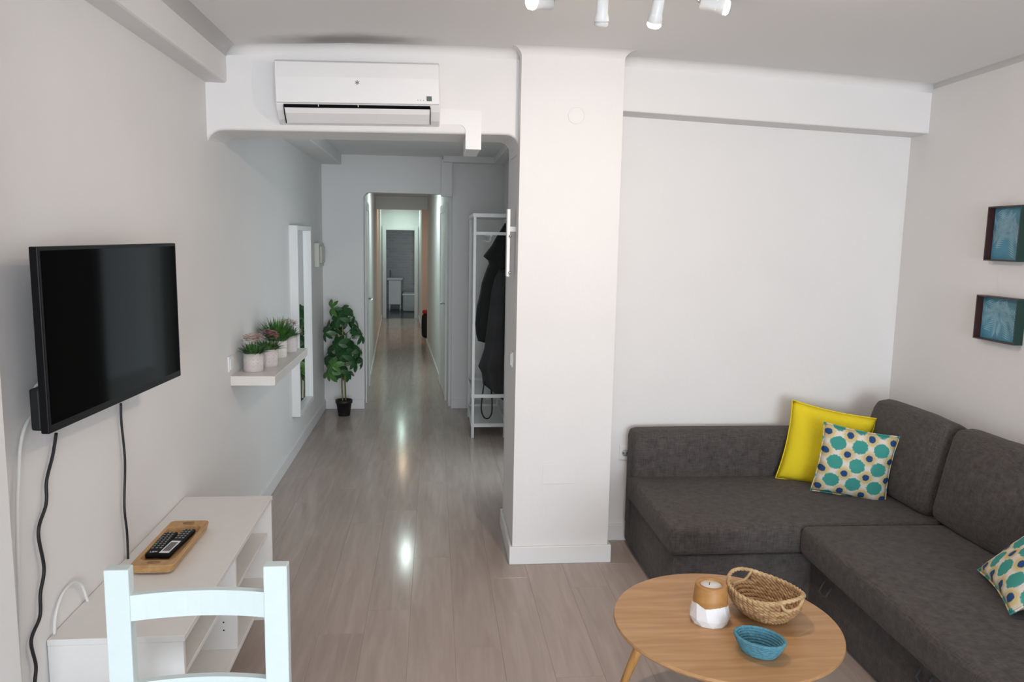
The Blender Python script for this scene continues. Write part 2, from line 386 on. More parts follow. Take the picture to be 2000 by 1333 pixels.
# soft plaster coves where the walls run into the ceiling
def ceilz(x):
    for (a, za), (b, zb) in zip(prof, prof[1:]):
        if a <= x <= b: return za+(zb-za)*(x-a)/(b-a)
    return prof[-1][1]
def strip(name, rows, label, caps=(1, 1)):
    m = MB(); R_ = [[m.bm.verts.new(p) for p in r] for r in rows]; k = len(rows[0])
    for a, b in zip(R_, R_[1:]):
        for i in range(k): m.bm.faces.new((a[i], a[(i+1) % k], b[(i+1) % k], b[i])).smooth = i < k-4
    if caps[0]: m.bm.faces.new(R_[0])
    if caps[1]: m.bm.faces.new(R_[-1][::-1])
    return struct(name, m, WALL, label)
def cove_x(name, x0, x1, y0, y1, r, label, n=14, ext=0):
    rows = []
    for i in range(13):
        f = i/12; row = []
        pts = [(r-r*math.sin(PI/2*k/n)-.0015, -r+r*math.cos(PI/2*k/n)) for k in range(n+1)]+[(-.02, -r), (-.02, .02), (r, .02)]
        for d, h in pts:
            e = max(d, 0)*ext; x = (x0-e)+(x1-x0+2*e)*f; y = y0+(y1-y0)*f
            row.append((x, y-d, ceilz(x)+h))
        rows.append(row)
    return strip(name, rows, label, (not ext, not ext))
def cove_y(name, x0, x1, y0, y1, r, sg, label, n=14, ext=0):
    rows = []
    for i in range(3):
        f = i/2; row = []
        pts = [(r-r*math.sin(PI/2*k/n)-.0015, -r+r*math.cos(PI/2*k/n)) for k in range(n+1)]+[(-.02, -r), (-.02, .02), (r, .02)]
        for d, h in pts:
            e = max(d, 0)*ext; y = (y0-e)+(y1-y0+e)*f; x = x0+(x1-x0)*f
            row.append((x-sg*d, y, ceilz(x-sg*r)+h))
        rows.append(row)
    return strip(name, rows, label, (not ext, 1))
cove_x('trim_6', -.965, .42, 3.812, 3.881, .05, 'soft cove above the air conditioner')
cove_x('trim_7', .410, .915, 3.80, 3.80, .045, 'soft cove at the top of the column', ext=1)
cove_x('trim_8', .91, 2.62, 3.93, 3.93, .05, 'soft cove above the alcove beam')
cove_y('trim_9', xr(YB), xr(3.95), YB, 3.95, .03, 1, 'soft cove along the right wall')
cove_y('trim_10', -.965, -.965, YB, 3.86, .06, -1, 'soft cove along the left beam')
cove_y('trim_11', .41, .41, 3.80, 3.9, .045, 1, 'soft cove on the passage side of the column', ext=1)
cove_y('trim_12', .915, .915, 3.80, 3.95, .045, -1, 'soft cove on the alcove side of the column', ext=1)
# wall behind the camera with an assumed balcony window
m = MB(); m.box(-1.1, -.30, YB-.2, YB, -.05, ZT).box(2.2, 2.9, YB-.2, YB, -.05, ZT).box(-.30, 2.2, YB-.2, YB, 2.2, ZT).box(-.30, 2.2, YB-.2, YB, -.05, .2)
struct('wall_front', m, WALL, 'white wall behind the viewpoint')
m = MB()
for a, bb in ((-.30, -.23), (.60, .67), (1.30, 1.37), (2.13, 2.2)): m.box(a, bb, YB-.12, YB-.06, .2, 2.2)
m.box(-.23, 2.13, YB-.12, YB-.06, .2, .27).box(-.23, 2.13, YB-.12, YB-.06, 2.13, 2.2)
struct('window_1_assumed', m, TRIM, 'assumed white balcony window behind the viewpoint')

# passage (hall) behind the lintel
struct('ceiling_hall', MB().box(-1.2, .85, 4.12, 7.66, 2.44, ZT), CEIL, 'white ceiling of the passage')
struct('wall_hall_right', MB().box(.665, .80, 4.30, 4.92, -.05, ZT).box(.665, .80, 5.78, 7.66, -.05, ZT).box(.665, .80, 4.92, 5.78, 2.05, ZT), WALL, 'white right wall of the passage behind the coats')  # the doorway opening is assumed, left for the added passage light
struct('trim_4', MB().box(XL-.03, -.875, 4.15, 7.52, 2.345, 2.5).bevel(.01), WALL, 'boxed beam along the left of the passage ceiling')
fw = [(XL-.05, ZT), (XL-.05, -.05), (-.675, -.05)] + [(-.675, 2.03)] + arc(-.615, 2.035, .06, PI, PI/2, 6) + [(.17, 2.095), (.17, -.05), (.72, -.05), (.72, ZT)]
# split in two simple polygons for clean triangulation
m = MB().prism([(XL-.05, ZT), (XL-.05, -.05), (-.675, -.05), (-.675, 2.035)] + arc(-.615, 2.035, .06, PI, PI/2, 6)[1:] + [(-.615, ZT)], 7.5, 7.64)
m.prism([(-.615, ZT), (-.615, 2.095), (.17, 2.095), (.17, ZT)], 7.5, 7.64).prism([(.17, ZT), (.17, -.05), (.72, -.05), (.72, ZT)], 7.5, 7.64)
struct('wall_hall_back', m, WALL, 'white wall at the end of the passage with the corridor opening')
m = MB().box(.08, .665, 7.36, 7.505, 2.385, 2.45); m.box(.555, .672, 4.37, 7.36, 2.385, 2.45); m.box(.06, .165, 7.44, 7.505, 2.07, 2.42)
struct('trim_5', m.bevel(.004, 1), WALL, 'boxed pipe casing under the passage ceiling')

struct('door_4_assumed', MB().box(.652, .67, 4.85, 4.92, 0, 2.12).box(.652, .67, 5.78, 5.85, 0, 2.12).box(.652, .67, 4.92, 5.78, 2.05, 2.12), TRIM, 'white frame of the assumed doorway behind the column')  # unseen doorway, assumed as the source of the added passage light

# corridor
def skew(f, y0, y1, th, z0, z1):
    a, b = f(y0), f(y1); c, d = a+th, b+th
    return [(a, y0, z0), (c, y0, z0), (d, y1, z0), (b, y1, z0), (a, y0, z1), (c, y0, z1), (d, y1, z1), (b, y1, z1)]
struct('wall_corridor_left', MB().quadbox(skew(Lc, 7.60, 16.1, -.14, -.05, 2.5)), WALL, 'white left wall of the corridor')
struct('wall_corridor_right', MB().quadbox(skew(Rc, 7.60, 12.2, .14, -.05, 2.5)).quadbox(skew(Rc, 14.45, 16.1, .14, -.05, 2.5)), WALL, 'white right wall of the corridor')
struct('wall_side_room', MB().box(-.232, 1.6, 14.43, 14.6, -.05, 2.5).box(1.5, 1.6, 12.0, 14.5, -.05, 2.5).box(.05, 1.6, 12.0, 12.19, -.05, 2.5), WARMLIT, 'side room wall off the corridor, coloured by warm light')
struct('ceiling_corridor', MB().box(-1.3, 1.6, 7.62, 16.1, 2.30, 2.5).box(-1.1, .0, 12.2, 12.45, 2.11, 2.32), CEIL, 'white ceiling of the corridor')
m = MB().box(-1.3, -.99, 16.0, 16.12, -.05, 2.4).box(-.405, .1, 16.0, 16.12, -.05, 2.4).box(-.99, -.405, 16.0, 16.12, 1.815, 2.4)
struct('wall_corridor_end', m, WALL, 'white wall at the far end of the corridor')
m = MB().box(-1.06, -.985, 15.96, 16.0, 0, 1.90).box(-.41, -.335, 15.96, 16.0, 0, 1.90).box(-.985, -.41, 15.96, 16.0, 1.82, 1.90)
struct('door_1', m.bevel(.005, 1), TRIM, 'white frame of the open bathroom door')
# doors on the corridor walls
def door_on(name, f, y0, y1, sgn, label, handle_y):
    m = MB()
    g = lambda y: f(y)+.03*sgn
    def slab(ya, yb, z0, z1, t):
        a, b = f(ya), f(yb); m.quadbox([(a, ya, z0), (a+t*sgn, ya, z0), (b+t*sgn, yb, z0), (b, yb, z0), (a, ya, z1), (a+t*sgn, ya, z1), (b+t*sgn, yb, z1), (b, yb, z1)])
    slab(y0-.08, y0, 0, 2.03, .018); slab(y1, y1+.08, 0, 2.03, .018); slab(y0, y1, 1.95, 2.03, .018)
    o = struct(name, m, TRIM, label)
    m = MB(); slab(y0, y1, .005, 1.95, .008); m.build('door_leaf', WHITE, o)
    hx = f(handle_y)+.008*sgn
    m = MB().tube([(hx, handle_y, 1.0), (hx+.045*sgn, handle_y, 1.0), (hx+.045*sgn, handle_y+(.1 if handle_y < (y0+y1)/2 else -.1), 1.0)], .009)
    m.build('door_handle', CHROME, o)
    return o
door_on('door_2', Lc, 7.85, 8.65, 1, 'white door on the left of the corridor', 8.58)
door_on('door_3', Rc, 7.95, 8.75, -1, 'white door on the right of the corridor', 8.02)
# bathroom
struct('floor_bathroom', MB().box(-1.7, .3, 16.05, 18.4, -.12, -.001), BATHFLOOR, 'dark bathroom floor')
struct('wall_bathroom', MB().box(-1.7, .3, 18.2, 18.35, -.05, 2.5).box(-1.75, -1.6, 16.1, 18.3, -.05, 2.5).box(.2, .35, 16.1, 18.3, -.05, 2.5), TILE_B, 'grey tiled bathroom wall')
struct('ceiling_bathroom', MB().box(-1.75, .35, 16.12, 18.35, 2.3, 2.4), CEIL, 'bathroom ceiling')

# baseboards
BH = .095
def base(name, segs, label):
    m = MB()
    for v in segs: m.quadbox(v)
    return struct(name, m.bevel(.003, 1), TRIM, label)
def bx(x0, x1, y0, y1, h=BH): return [(x0, y0, 0), (x1, y0, 0), (x1, y1, 0), (x0, y1, 0), (x0, y0, h), (x1, y0, h), (x1, y1, h), (x0, y1, h)]
base('baseboard_left', [bx(XL-.005, XL+.014, 3.30, 7.5)], 'white baseboard along the left wall')
base('baseboard_column', [bx(.394, .932, 3.784, 3.80), bx(.394, .41, 3.80, 4.375), bx(.915, .932, 3.80, 4.09), bx(.394, .665, 4.36, 4.375)], 'white baseboard wrapped round the column')
base('baseboard_back', [bx(.932, 2.58, 4.074, 4.092)], 'white baseboard along the alcove wall')
base('baseboard_hall', [bx(XL+.014, -.675, 7.486, 7.502), bx(.17, .65, 7.486, 7.502), bx(.65, .667, 4.375, 4.85), bx(.65, .667, 5.85, 7.502)], 'white baseboard of the passage')
base('baseboard_corridor_left', [skew(Lc, 8.74, 15.95, .014, 0, .08)], 'white baseboard on the left of the corridor')
base('baseboard_corridor_right', [skew(Rc, 8.84, 12.2, -.014, 0, .08), skew(Rc, 14.45, 15.95, -.014, 0, .08)], 'white baseboard on the right of the corridor')
rb = [(xr(1.2)-.014, 1.2, 0), (xr(1.2)+.005, 1.2, 0), (xr(4.09)+.005, 4.09, 0), (xr(4.09)-.014, 4.09, 0)]
base('baseboard_right', [rb+[(p[0], p[1], BH) for p in rb]], 'white baseboard along the right wall')

# corridor downlights
def downlight(y, m, col, power, label):
    x = (Lc(y)+Rc(y))/2+.02
    t = thing('ceiling_downlight', label, 'ceiling light', (x, y, 2.30), group='downlights in the corridor ceiling')
    MB().lathe([(.036, .0), (.058, .0), (.058, -.008), (.040, -.010), (.036, -.004)], n=24, caps=False).build('trim_ring', WHITE, t)
    MB().lathe([(.001, -.002), (.037, -.002), (.037, .0), (.001, .0)], n=20).build('lamp_disc', m, t)
    l = bpy.data.lights.new('downlight_light', 'AREA'); l.shape = 'DISK'; l.size = .08; l.energy = power; l.color = col
    o = bpy.data.objects.new('downlight_light', l); COL.objects.link(o); o.location = (0, 0, -.015); o.parent = t
downlight(9.3, LEDC, (.82, 1.0, .95), 8, 'cool white downlight nearest the living room, in the corridor ceiling')
downlight(13.2, LEDW, (1.0, .76, .5), 2.5, 'warm downlight in the corridor ceiling beside the side room')
downlight(15.4, LEDC, (.74, 1.0, .90), 4, 'cool downlight in front of the bathroom door')

# ------------------------------------------------------------------ wall air conditioner
AX0, AX1 = -.722, .030
t = thing('air_conditioner', 'white split air conditioner mounted on the lintel', 'air conditioner', (-.356, 3.868, 2.205), (0, -.027, .045))
hw = (AX1-AX0)/2
bp = [(.045, 0), (-.035, .0), (-.075, .018), (-.115, .055), (-.125, .07), (-.135, .085), (-.137, .20), (-.130, .262), (-.105, .282), (.045, .282)]
m = MB().prism(bp, -hw, hw, 'x'); m.bevel(.006, 2).build('body', PLAST, t)
fp = [(-.1375, .084), (-.1445, .088), (-.146, .20), (-.138, .268), (-.130, .270), (-.130, .084)]
MB().prism(fp, -hw+.004, hw-.004, 'x').bevel(.003, 2).build('front_panel', PLAST, t)
m = MB(); m.prism([(-.1265, .066), (-.1375, .079), (-.110, .081), (-.105, .066)], -hw+.035, hw-.048, 'x'); m.build('air_outlet', BLACKP, t)
lv = [(-.066, .010), (-.112, .046), (-.129, .064), (-.134, .064), (-.120, .042), (-.072, .004)]
MB().prism(lv, -hw+.040, hw-.050, 'x').build('louver', PLAST, t)
for x in (-hw+.036, hw-.047): MB().prism([(-.128, .068), (-.137, .072), (-.122, .038), (-.074, .001), (-.064, .008)], x-.0015, x+.0015, 'x').build('louver_gap', DARKP, t)
MB().box(hw-.064, hw-.040, -.1463, -.143, .100, .122).build('display', mat('display_glass', (.10, .13, .13), .15), t)
for k in range(3): MB().box(hw-.106+.013*k, hw-.103+.013*k, -.1460, -.142, .101, .106).build('indicator', BUTTON, t)
g = MB()
for k in range(6):
    a = k*PI/3; g.tube([(-.005+.003*math.cos(a), -.1468, .178+.003*math.sin(a)), (-.005+.0105*math.cos(a+.5), -.1468, .178+.0105*math.sin(a+.5))], .0014, 5)
g.lathe([(.001, -.001), (.004, -.001), (.004, .001), (.001, .001)], c=(-.005, -.1465, .178), n=10)
g.build('logo', mat('logo_grey', (.12, .12, .14), .4), t)
for k in range(2): MB().box(-hw+.19+.18*k, -hw+.193+.18*k, -.1375, -.12, .070, .079).build('outlet_fin', PLAST, t)

t = thing('cable_trunking', 'white plastic trunking bending from the air conditioner under the lintel', 'trunking', (-.015, 3.895, 2.228))
m = MB(); m.box(.036, .240, -.035, .0, .0, .072); m.build('horizontal_duct', PLAST, t)
pr = [(.240, .0), (.240, -.115), (.163, -.115), (.163, -.03)] + arc(.133, -.03, .03, 0, PI/2, 5) + [(.133, .002)]
MB().prism(pr, -.0352, .0, 'y').build('elbow', PLAST, t)
MB().box(.165, .238, -.0, .33, -.112, -.020).bevel(.004, 1).build('underside_duct', PLAST, t)

# ------------------------------------------------------------------ ceiling spot lamp
t = thing('spot_lamp', 'white ceiling spot bar with four swivelling heads, one unlit', 'ceiling lamp', (.58, 2.40, 2.588))
MB().lathe([(.001, 0), (.07, 0), (.07, -.022), (.06, -.028), (.001, -.028)], n=32).build('ceiling_rose', WHITE, t)
MB().tube([(-.36, -.03, -.045), (-.2, .015, -.045), (0, .03, -.045), (.2, .015, -.045), (.36, -.03, -.045)], .012, 10).build('bar', WHITE, t)
def spot_head(px, py, z, aim, lit, label):
    p = onz(px, py, z)-t.location; d = Vector(aim).normalized()
    a = p-d*.036
    m = MB(); rot = d.to_track_quat('Z', 'Y').to_matrix()
    m.lathe([(.012, -.040), (.0185, -.036), (.0195, .012), (.0225, .020), (.0245, .034), (.0235, .036), (.021, .030), (.020, .024)], n=24, caps=False)
    m.lathe([(.001, -.041), (.012, -.040)], n=24, caps=False)
    for v in m.bm.verts: v.co = rot @ v.co + p
    h = m.build('spot_head', WHITE, t); h['label'] = label
    m = MB().lathe([(.001, .0), (.0185, .002), (.0215, .036), (.0225, .046), (.017, .052), (.001, .054)], n=20)
    for v in m.bm.verts: v.co = rot @ v.co + p
    bo = m.build('bulb', BULB if lit else BULBOFF, h)
    top = p-d*.04
    MB().tube([top+d*.004, top-d*.008+Vector((0, 0, .008)), Vector((top.x*.97, top.y*.9, -.09)), Vector((top.x*.95, top.y*.6, -.045))], .005, 8).build('arm', CHROME, h)
    if lit:
        l = bpy.data.lights.new('spot_light', 'AREA'); l.shape = 'DISK'; l.size = .04; l.energy = lit; l.color = (1.0, .80, .64)
        o = bpy.data.objects.new('spot_light', l); COL.objects.link(o); o.parent = h
        o.location = p+d*.058; o.rotation_euler = (-d).to_track_quat('Z', 'Y').to_euler()
spot_head(1058, 6, 2.40, (-.8, -.55, -.10), 1.6, 'lit spot head turned to the left')
spot_head(1176, 18, 2.40, (.05, .35, -.95), 0, 'unlit spot head pointing down')
spot_head(1283, 20, 2.40, (-.03, .50, -.86), 9, 'lit spot head pointing down')
spot_head(1392, 10, 2.42, (.93, -.28, -.20), 2.5, 'lit spot head turned to the right')

# ------------------------------------------------------------------ television and cables
TW, TH = .82, .472
t = thing('television', 'black flat screen television on the left wall above the white stand', 'television', (-.935, 2.409, 1.406), (-.002, -.005, 1.492))
MB().box(-TW/2, TW/2, .0, .022, -TH/2, TH/2).bevel(.003, 2).build('bezel', BLACKP, t)     # local +y points to the wall
MB().box(-TW/2+.012, TW/2-.012, -.0012, .002, -TH/2+.022, TH/2-.010).build('screen', SCREEN, t)
MB().box(-TW/2+.006, TW/2-.04, .022, .05, -TH/2+.006, -TH/2+.115).bevel(.006, 2).build('back_housing', DARKP, t)
MB().box(-.3, .3, .022, .045, -.13, .17).bevel(.01, 2).build('back_shell', DARKP, t)
m = MB().box(-.1, .1, .045, .055, -.1, .1).box(-.04, .04, .055, .095, -.03, .03)
m.build('wall_bracket', DARKP, t)
def wallpath(pix, x=XL+.012): return [onx(px, py, x) for px, py in pix]
tag(MB().tube(bez(wallpath([(110, 846), (103, 890), (91, 940), (90, 985), (75, 1040), (86, 1110), (79, 1160), (78, 1205), (61, 1252), (70, 1300), (68, 1333), (64, 1400), (72, 1480), (70, 1560), (80, 1640)]), 8), .0045, 8).build('power_cable', CABLEB),
    'wavy black cable hanging from the near corner of the television', 'cable')
tag(MB().tube(bez(wallpath([(236, 788), (237, 825), (244, 900), (243, 990), (248, 1040), (250, 1090), (250, 1110)]), 8), .0040, 8).build('power_cable', CABLEB),
    'straight black cable hanging from the middle of the television behind the stand', 'cable')
wp = [(78, 748), (68, 760), (68, 775), (78, 782), (72, 800), (52, 828), (40, 870), (36, 940), (34, 1000), (35, 1100), (38, 1180), (40, 1300), (44, 1420), (50, 1560), (58, 1640)]
tag(MB().tube(bez([onx(px, py, XL+.014+(.03 if i in (0, 1, 2, 3) else 0)) for i, (px, py) in enumerate(wp)], 8), .0048, 8).build('aerial_cable', CABLEW),
    'white cable looping out behind the near edge of the television', 'cable')
tag(MB().tube(bez(wallpath([(106, 1240), (108, 1205), (120, 1165), (140, 1140), (158, 1142), (168, 1165), (176, 1190)]), 8), .0045, 8).build('aerial_cable', CABLEW),
    'white cable looping up behind the near end of the television stand', 'cable')

# ------------------------------------------------------------------ television stand
t = thing('tv_stand', 'low white open television stand against the left wall', 'tv stand', (XL+.002, 2.105, 0))
SD, SL, SZ = .366, 1.185, .56      # depth, length, height
TB = .018
def panel(name, x0, x1, y0, y1, z0, z1): return MB().box(x0, x1, y0, y1, z0, z1).bevel(.0012, 1).build(name, MELA, t)
panel('top_board', 0, SD, 0, SL, SZ-TB, SZ)
panel('end_panel', .0, SD-.004, .001, TB, .0, SZ-TB)
panel('end_panel', .0, SD-.004, SL-TB, SL-.001, .0, SZ-TB)
panel('divider', .0, SD-.006, .575, .575+TB, .196, SZ-TB)
panel('bottom_board', .0, SD-.004, TB, SL-TB, .178, .196)
panel('shelf', .0, SD-.02, .593, SL-TB, .385, .400)
panel('shelf', .0, SD-.02, TB, .575, .405, .420)
panel('back_panel', .0, .008, TB, SL-TB, .196, SZ-TB)
panel('plinth', .03, .05, TB, SL-TB, .0, .178)
for (y, z) in ((.5745, .30), (.5745, .27), (.5745, .47), (.5745, .50)):
    MB().box(SD-.055, SD-.050, y-.001, y+.001, z-.0025, z+.0025).build('peg_hole', DARKP, t)
MB().lathe([(.001, 0), (.006, 0), (.006, .014), (.001, .014)], c=(SD-.03, .60, .400), n=10).build('shelf_peg', mat('cream_plastic', (.7, .64, .52), .4), t)

# wooden tray with remotes
p0, p1, p2, p3 = onz(257, 1108, .585), onz(327, 1120, .585), onz(409, 1021, .585), onz(342, 1017, .585)
cen = (p0+p1+p2+p3)/4; ang = math.atan2((p2-p1+p3-p0).y, (p2-p1+p3-p0).x)-PI/2
TLN, TWD = .41, .142
t = thing('wooden_tray', 'rectangular honey wood tray holding two remotes', 'tray', (cen.x, cen.y, .561), (0, 0, ang))
def rrect(w, l, r, n=5):
    out = []
    for cx, cy, a in ((w-r, l-r, 0), (-w+r, l-r, PI/2), (-w+r, -l+r, PI), (w-r, -l+r, 3*PI/2)): out += arc(cx, cy, r, a, a+PI/2, n)
    return out
m = MB(); rings = []
for wd, ln, r, z in ((TWD*.36, TLN*.44, .02, 0), (TWD*.46, TLN*.49, .022, .006), (TWD*.5, TLN*.5, .022, .030), (TWD*.49, TLN*.495, .02, .033), (TWD*.41, TLN*.385, .03, .031), (TWD*.39, TLN*.36, .03, .010)):
    rings.append([m.bm.verts.new((x, y, z)) for x, y in rrect(wd, ln, r)])
for a, b in zip(rings, rings[1:]):
    for i in range(len(a)): m.bm.faces.new((a[i], a[(i+1) % len(a)], b[(i+1) % len(a)], b[i]))
m.bm.faces.new(rings[0][::-1]); m.bm.faces.new(rings[-1]); m.build('tray_body', TRAYW, t)
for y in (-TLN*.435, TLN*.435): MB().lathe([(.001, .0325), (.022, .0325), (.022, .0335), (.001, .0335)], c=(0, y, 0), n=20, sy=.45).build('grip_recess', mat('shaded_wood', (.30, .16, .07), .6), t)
def remote(name, label, px, py, ln, wd, white, rotz, z):
    c = onz(px, py, z)
    r = thing(name, label, 'remote control', (c.x, c.y, z), (0, 0, rotz))
    MB().rbox(-wd/2, wd/2, -ln/2, ln/2, 0, .018, .008, n=6).build('body', BLACKP, r)
    if white:
        MB().box(-wd*.36, wd*.36, -ln*.46, -ln*.02, .0182, .0192).build('display_frame', PLAST, r)
        MB().box(-wd*.26, wd*.26, -ln*.40, -ln*.08, .0193, .0197).build('display', mat('lcd_grey', (.10, .10, .12), .2), r)
    rows = 9 if not white else 5
    for i in range(rows):
        for k in range(3):
            yy = ln*(.42-.085*i) if not white else ln*(.42-.08*i)
            o = MB().box(-.0035, .0035, -.0028, .0028, 0, .0022).build('button', mat('green_button', (.1, .5, .1), .5) if (not white and i == 6 and k == 0) else BUTTON, r, loc=((k-1)*wd*.27, yy, .0182))
    if not white:
        cu = bpy.data.curves.new('txt', 'FONT'); cu.body = 'LEX'; cu.size = .015; cu.align_x = 'CENTER'; cu.extrude = .0003
        to = bpy.data.objects.new('lettering', cu); COL.objects.link(to); bpy.context.view_layer.update()
        me = bpy.data.meshes.new_from_object(to); bpy.data.objects.remove(to); me.materials.append(PLAST)
        o = bpy.data.objects.new('lettering', me); COL.objects.link(o); o.parent = r; o.location = (0, -ln*.44, .0186)
    return r
remote('remote_control', 'wide black remote with rows of grey buttons in the wooden tray', 317, 1069, .205, .050, False, ang+.02, .574)
remote('remote_control', 'narrow dark remote with a white framed display in the wooden tray', 346, 1066, .235, .046, True, ang-.07, .574)

# ------------------------------------------------------------------ mint chair (faces the camera)
t = thing('dining_chair', 'pale mint painted wooden chair with its back towards the television stand', 'chair', (-.558, 1.795, 0))
for sx in (-1, 1):
    MB().box(sx*.182-.028, sx*.182+.028, 0, .034, .0, .893).bevel(.003, 2).build('back_post', MINT, t)
    MB().box(sx*.180-.020, sx*.180+.020, -.40, -.36, .0, .43).bevel(.003, 2).build('front_leg', MINT, t)
    MB().box(sx*.182-.011, sx*.182+.011, -.36, .0, .17, .205).bevel(.002, 1).build('side_stretcher', MINT, t)
    MB().box(sx*.182-.011, sx*.182+.011, -.36, .0, .37, .43).bevel(.002, 1).build('seat_rail', MINT, t)
def back_rail(z0, z1, name):
    m = MB(); n = 10; vs = []
    for i in range(n+1):
        u = -1+2*i/n; x = u*.156; y = .004+.020*(1-u*u)
        vs.append([m.bm.verts.new((x, y, z0)), m.bm.verts.new((x, y+.018, z0)), m.bm.verts.new((x, y+.018, z1)), m.bm.verts.new((x, y, z1))])
    for a, b in zip(vs, vs[1:]):
        for k in range(4): m.bm.faces.new((a[k], a[(k+1) % 4], b[(k+1) % 4], b[k]))
    m.bm.faces.new(vs[0][::-1]); m.bm.faces.new(vs[-1]); return m.build(name, MINT, t)
back_rail(.763, .827, 'back_rail'); back_rail(.545, .604, 'back_rail')
MB().rbox(-.21, .21, -.41, .0, .43, .450, .009, n=5).build('seat', MINT, t)
MB().box(-.16, .16, -.392, -.368, .37, .43).build('seat_rail', MINT, t)

# ------------------------------------------------------------------ wall shelf with four pots
tag(MB().box(XL, -.832, 4.085, 5.13, .890, .941).bevel(.002, 1).build('wall_shelf', mat('shelf_foil', (.78, .75, .72), .35)), 'white floating wall shelf carrying four small potted plants', 'shelf')
def pot(name, label, x, y, r, h, m, grass, cols, seed):
    rnd = random.Random(seed)
    t = thing(name, label, 'potted plant', (x, y, .9415), group='potted plants on the wall shelf')
    MB().lathe([(r*.90, 0), (r*.97, .006), (r, h*.5), (r, h), (r*.93, h), (r*.93, h*.85), (.001, h*.85)], n=28, caps=False).lathe([(.001, 0), (r*.90, 0)], n=28, caps=False).build('pot', m, t)
    g = MB()
    for k in range(14):         # embossed zigzag
        a = 2*PI*k/14; b = a+PI/14; rr = r*1.0
        for j in range(3):
            z = h*(.28+.18*j)
            g.tube([(rr*math.cos(a), rr*math.sin(a), z), (rr*math.cos(b), rr*math.sin(b), z+h*.14), (rr*math.cos(a+PI/7), rr*math.sin(a+PI/7), z)], r*.018, 4)
    g.build('relief_pattern', m, t)
    MB().lathe([(.001, h*.80), (r*.93, h*.80), (r*.93, h*.90), (.001, h*.93)], n=20).build('soil', SOIL, t)
    g = MB()
    def blade(p, d, ln, wd, bend):
        side = d.cross(Vector((0, 0, 1)));  side = side.normalized() if side.length > .01 else Vector((1, 0, 0))
        prev = None
        for i in range(4):
            f = i/3; c = p+d*ln*f+Vector((0, 0, -bend*f*f*ln)); w_ = wd*(1-f)**.6*(.5+.5*min(1, f*4)) + .0003
            cur = (g.bm.verts.new(c-side*w_), g.bm.verts.new(c+side*w_))
            if prev: g.bm.faces.new((prev[0], prev[1], cur[1], cur[0]))
            prev = cur
    if grass:
        for k in range(520):
            a = rnd.uniform(0, 2*PI); rr = r*.85*math.sqrt(rnd.random()); th = rnd.gauss(0, .45)
            lean = min(1.05, abs(rnd.gauss(.1, .40))+rr/r*.35)
            d = Vector((math.cos(a)*math.sin(lean), math.sin(a)*math.sin(lean), math.cos(lean)))
            blade(Vector((math.cos(a)*rr, math.sin(a)*rr, h*.88)), d, rnd.uniform(.10, .21), .0028, .22)
        tag(g.build('foliage', GRASS, t, fixn=False), kind='stuff')
    else:
        for k in range(230):
            a = rnd.uniform(0, 2*PI); rr = r*.7*math.sqrt(rnd.random()); lean = rnd.uniform(0, 1.1)
            d = Vector((math.cos(a)*math.sin(lean), math.sin(a)*math.sin(lean), math.cos(lean)))
            blade(Vector((math.cos(a)*rr, math.sin(a)*rr, h*.88)), d, rnd.uniform(.05, .105), .006, .30)
        tag(g.build('foliage', LEAFY, t, fixn=False), kind='stuff')
        f = MB()
        for k in range(90):
            a = rnd.uniform(0, 2*PI); rr = r*1.15*math.sqrt(rnd.random()); c = Vector((math.cos(a)*rr, math.sin(a)*rr, h*.88+.072+.035*(1-(rr/r/1.2)**2)+rnd.uniform(-.012, .016)))
            q = rnd.uniform(.007, .012)
            for j in range(5):
                b = 2*PI*j/5+a; e = c+Vector((math.cos(b), math.sin(b), .35))*q; s_ = Vector((-math.sin(b), math.cos(b), 0))*q*.55
                v = [f.bm.verts.new(c), f.bm.verts.new((c+e)/2+s_), f.bm.verts.new(e), f.bm.verts.new((c+e)/2-s_)]; f.bm.faces.new(v)
        tag(f.build('blossoms', cols, t, fixn=False), kind='stuff')
    return t
pot('flower_pot', 'blush pot with pale pink blossoms nearest on the wall shelf', -.978, 4.250, .053, .100, POT, False, PALEF, 1)
pot('flower_pot', 'blush pot with deeper pink blossoms, second on the wall shelf', -.930, 4.415, .051, .098, POT, False, PINKF, 2)
pot('grass_pot', 'cream pot with a tall tuft of green grass on the wall shelf', -.945, 4.74, .055, .105, POTW, True, None, 3)
pot('flower_pot', 'blush pot with sparse pale flowers, farthest on the wall shelf', -.925, 4.97, .056, .105, POT, False, PALEF, 4)

# ------------------------------------------------------------------ mirror
MY0, MY1, MZ0, MZ1, MX = 5.80, 6.45, .318, 1.750, -1.0
t = thing('wall_mirror', 'tall white framed mirror on the left wall beyond the shelf', 'mirror', (XL, MY0, MZ0))
fwid = .034; dx = MX-XL
def fr(y0, y1, z0, z1): MB().box(.0, dx, y0, y1, z0, z1).bevel(.002, 1).build('frame_bar', WHITE, t)
H_, W_ = MZ1-MZ0, MY1-MY0
fr(0, fwid, 0, H_); fr(W_-fwid, W_, 0, H_); fr(fwid, W_-fwid, 0, fwid); fr(fwid, W_-fwid, H_-fwid, H_)
MB().box(.02, .028, fwid, W_-fwid, fwid, H_-fwid).build('mirror_glass', mat('mirror_silver', (.86, .89, .88), .02, metal=1), t)

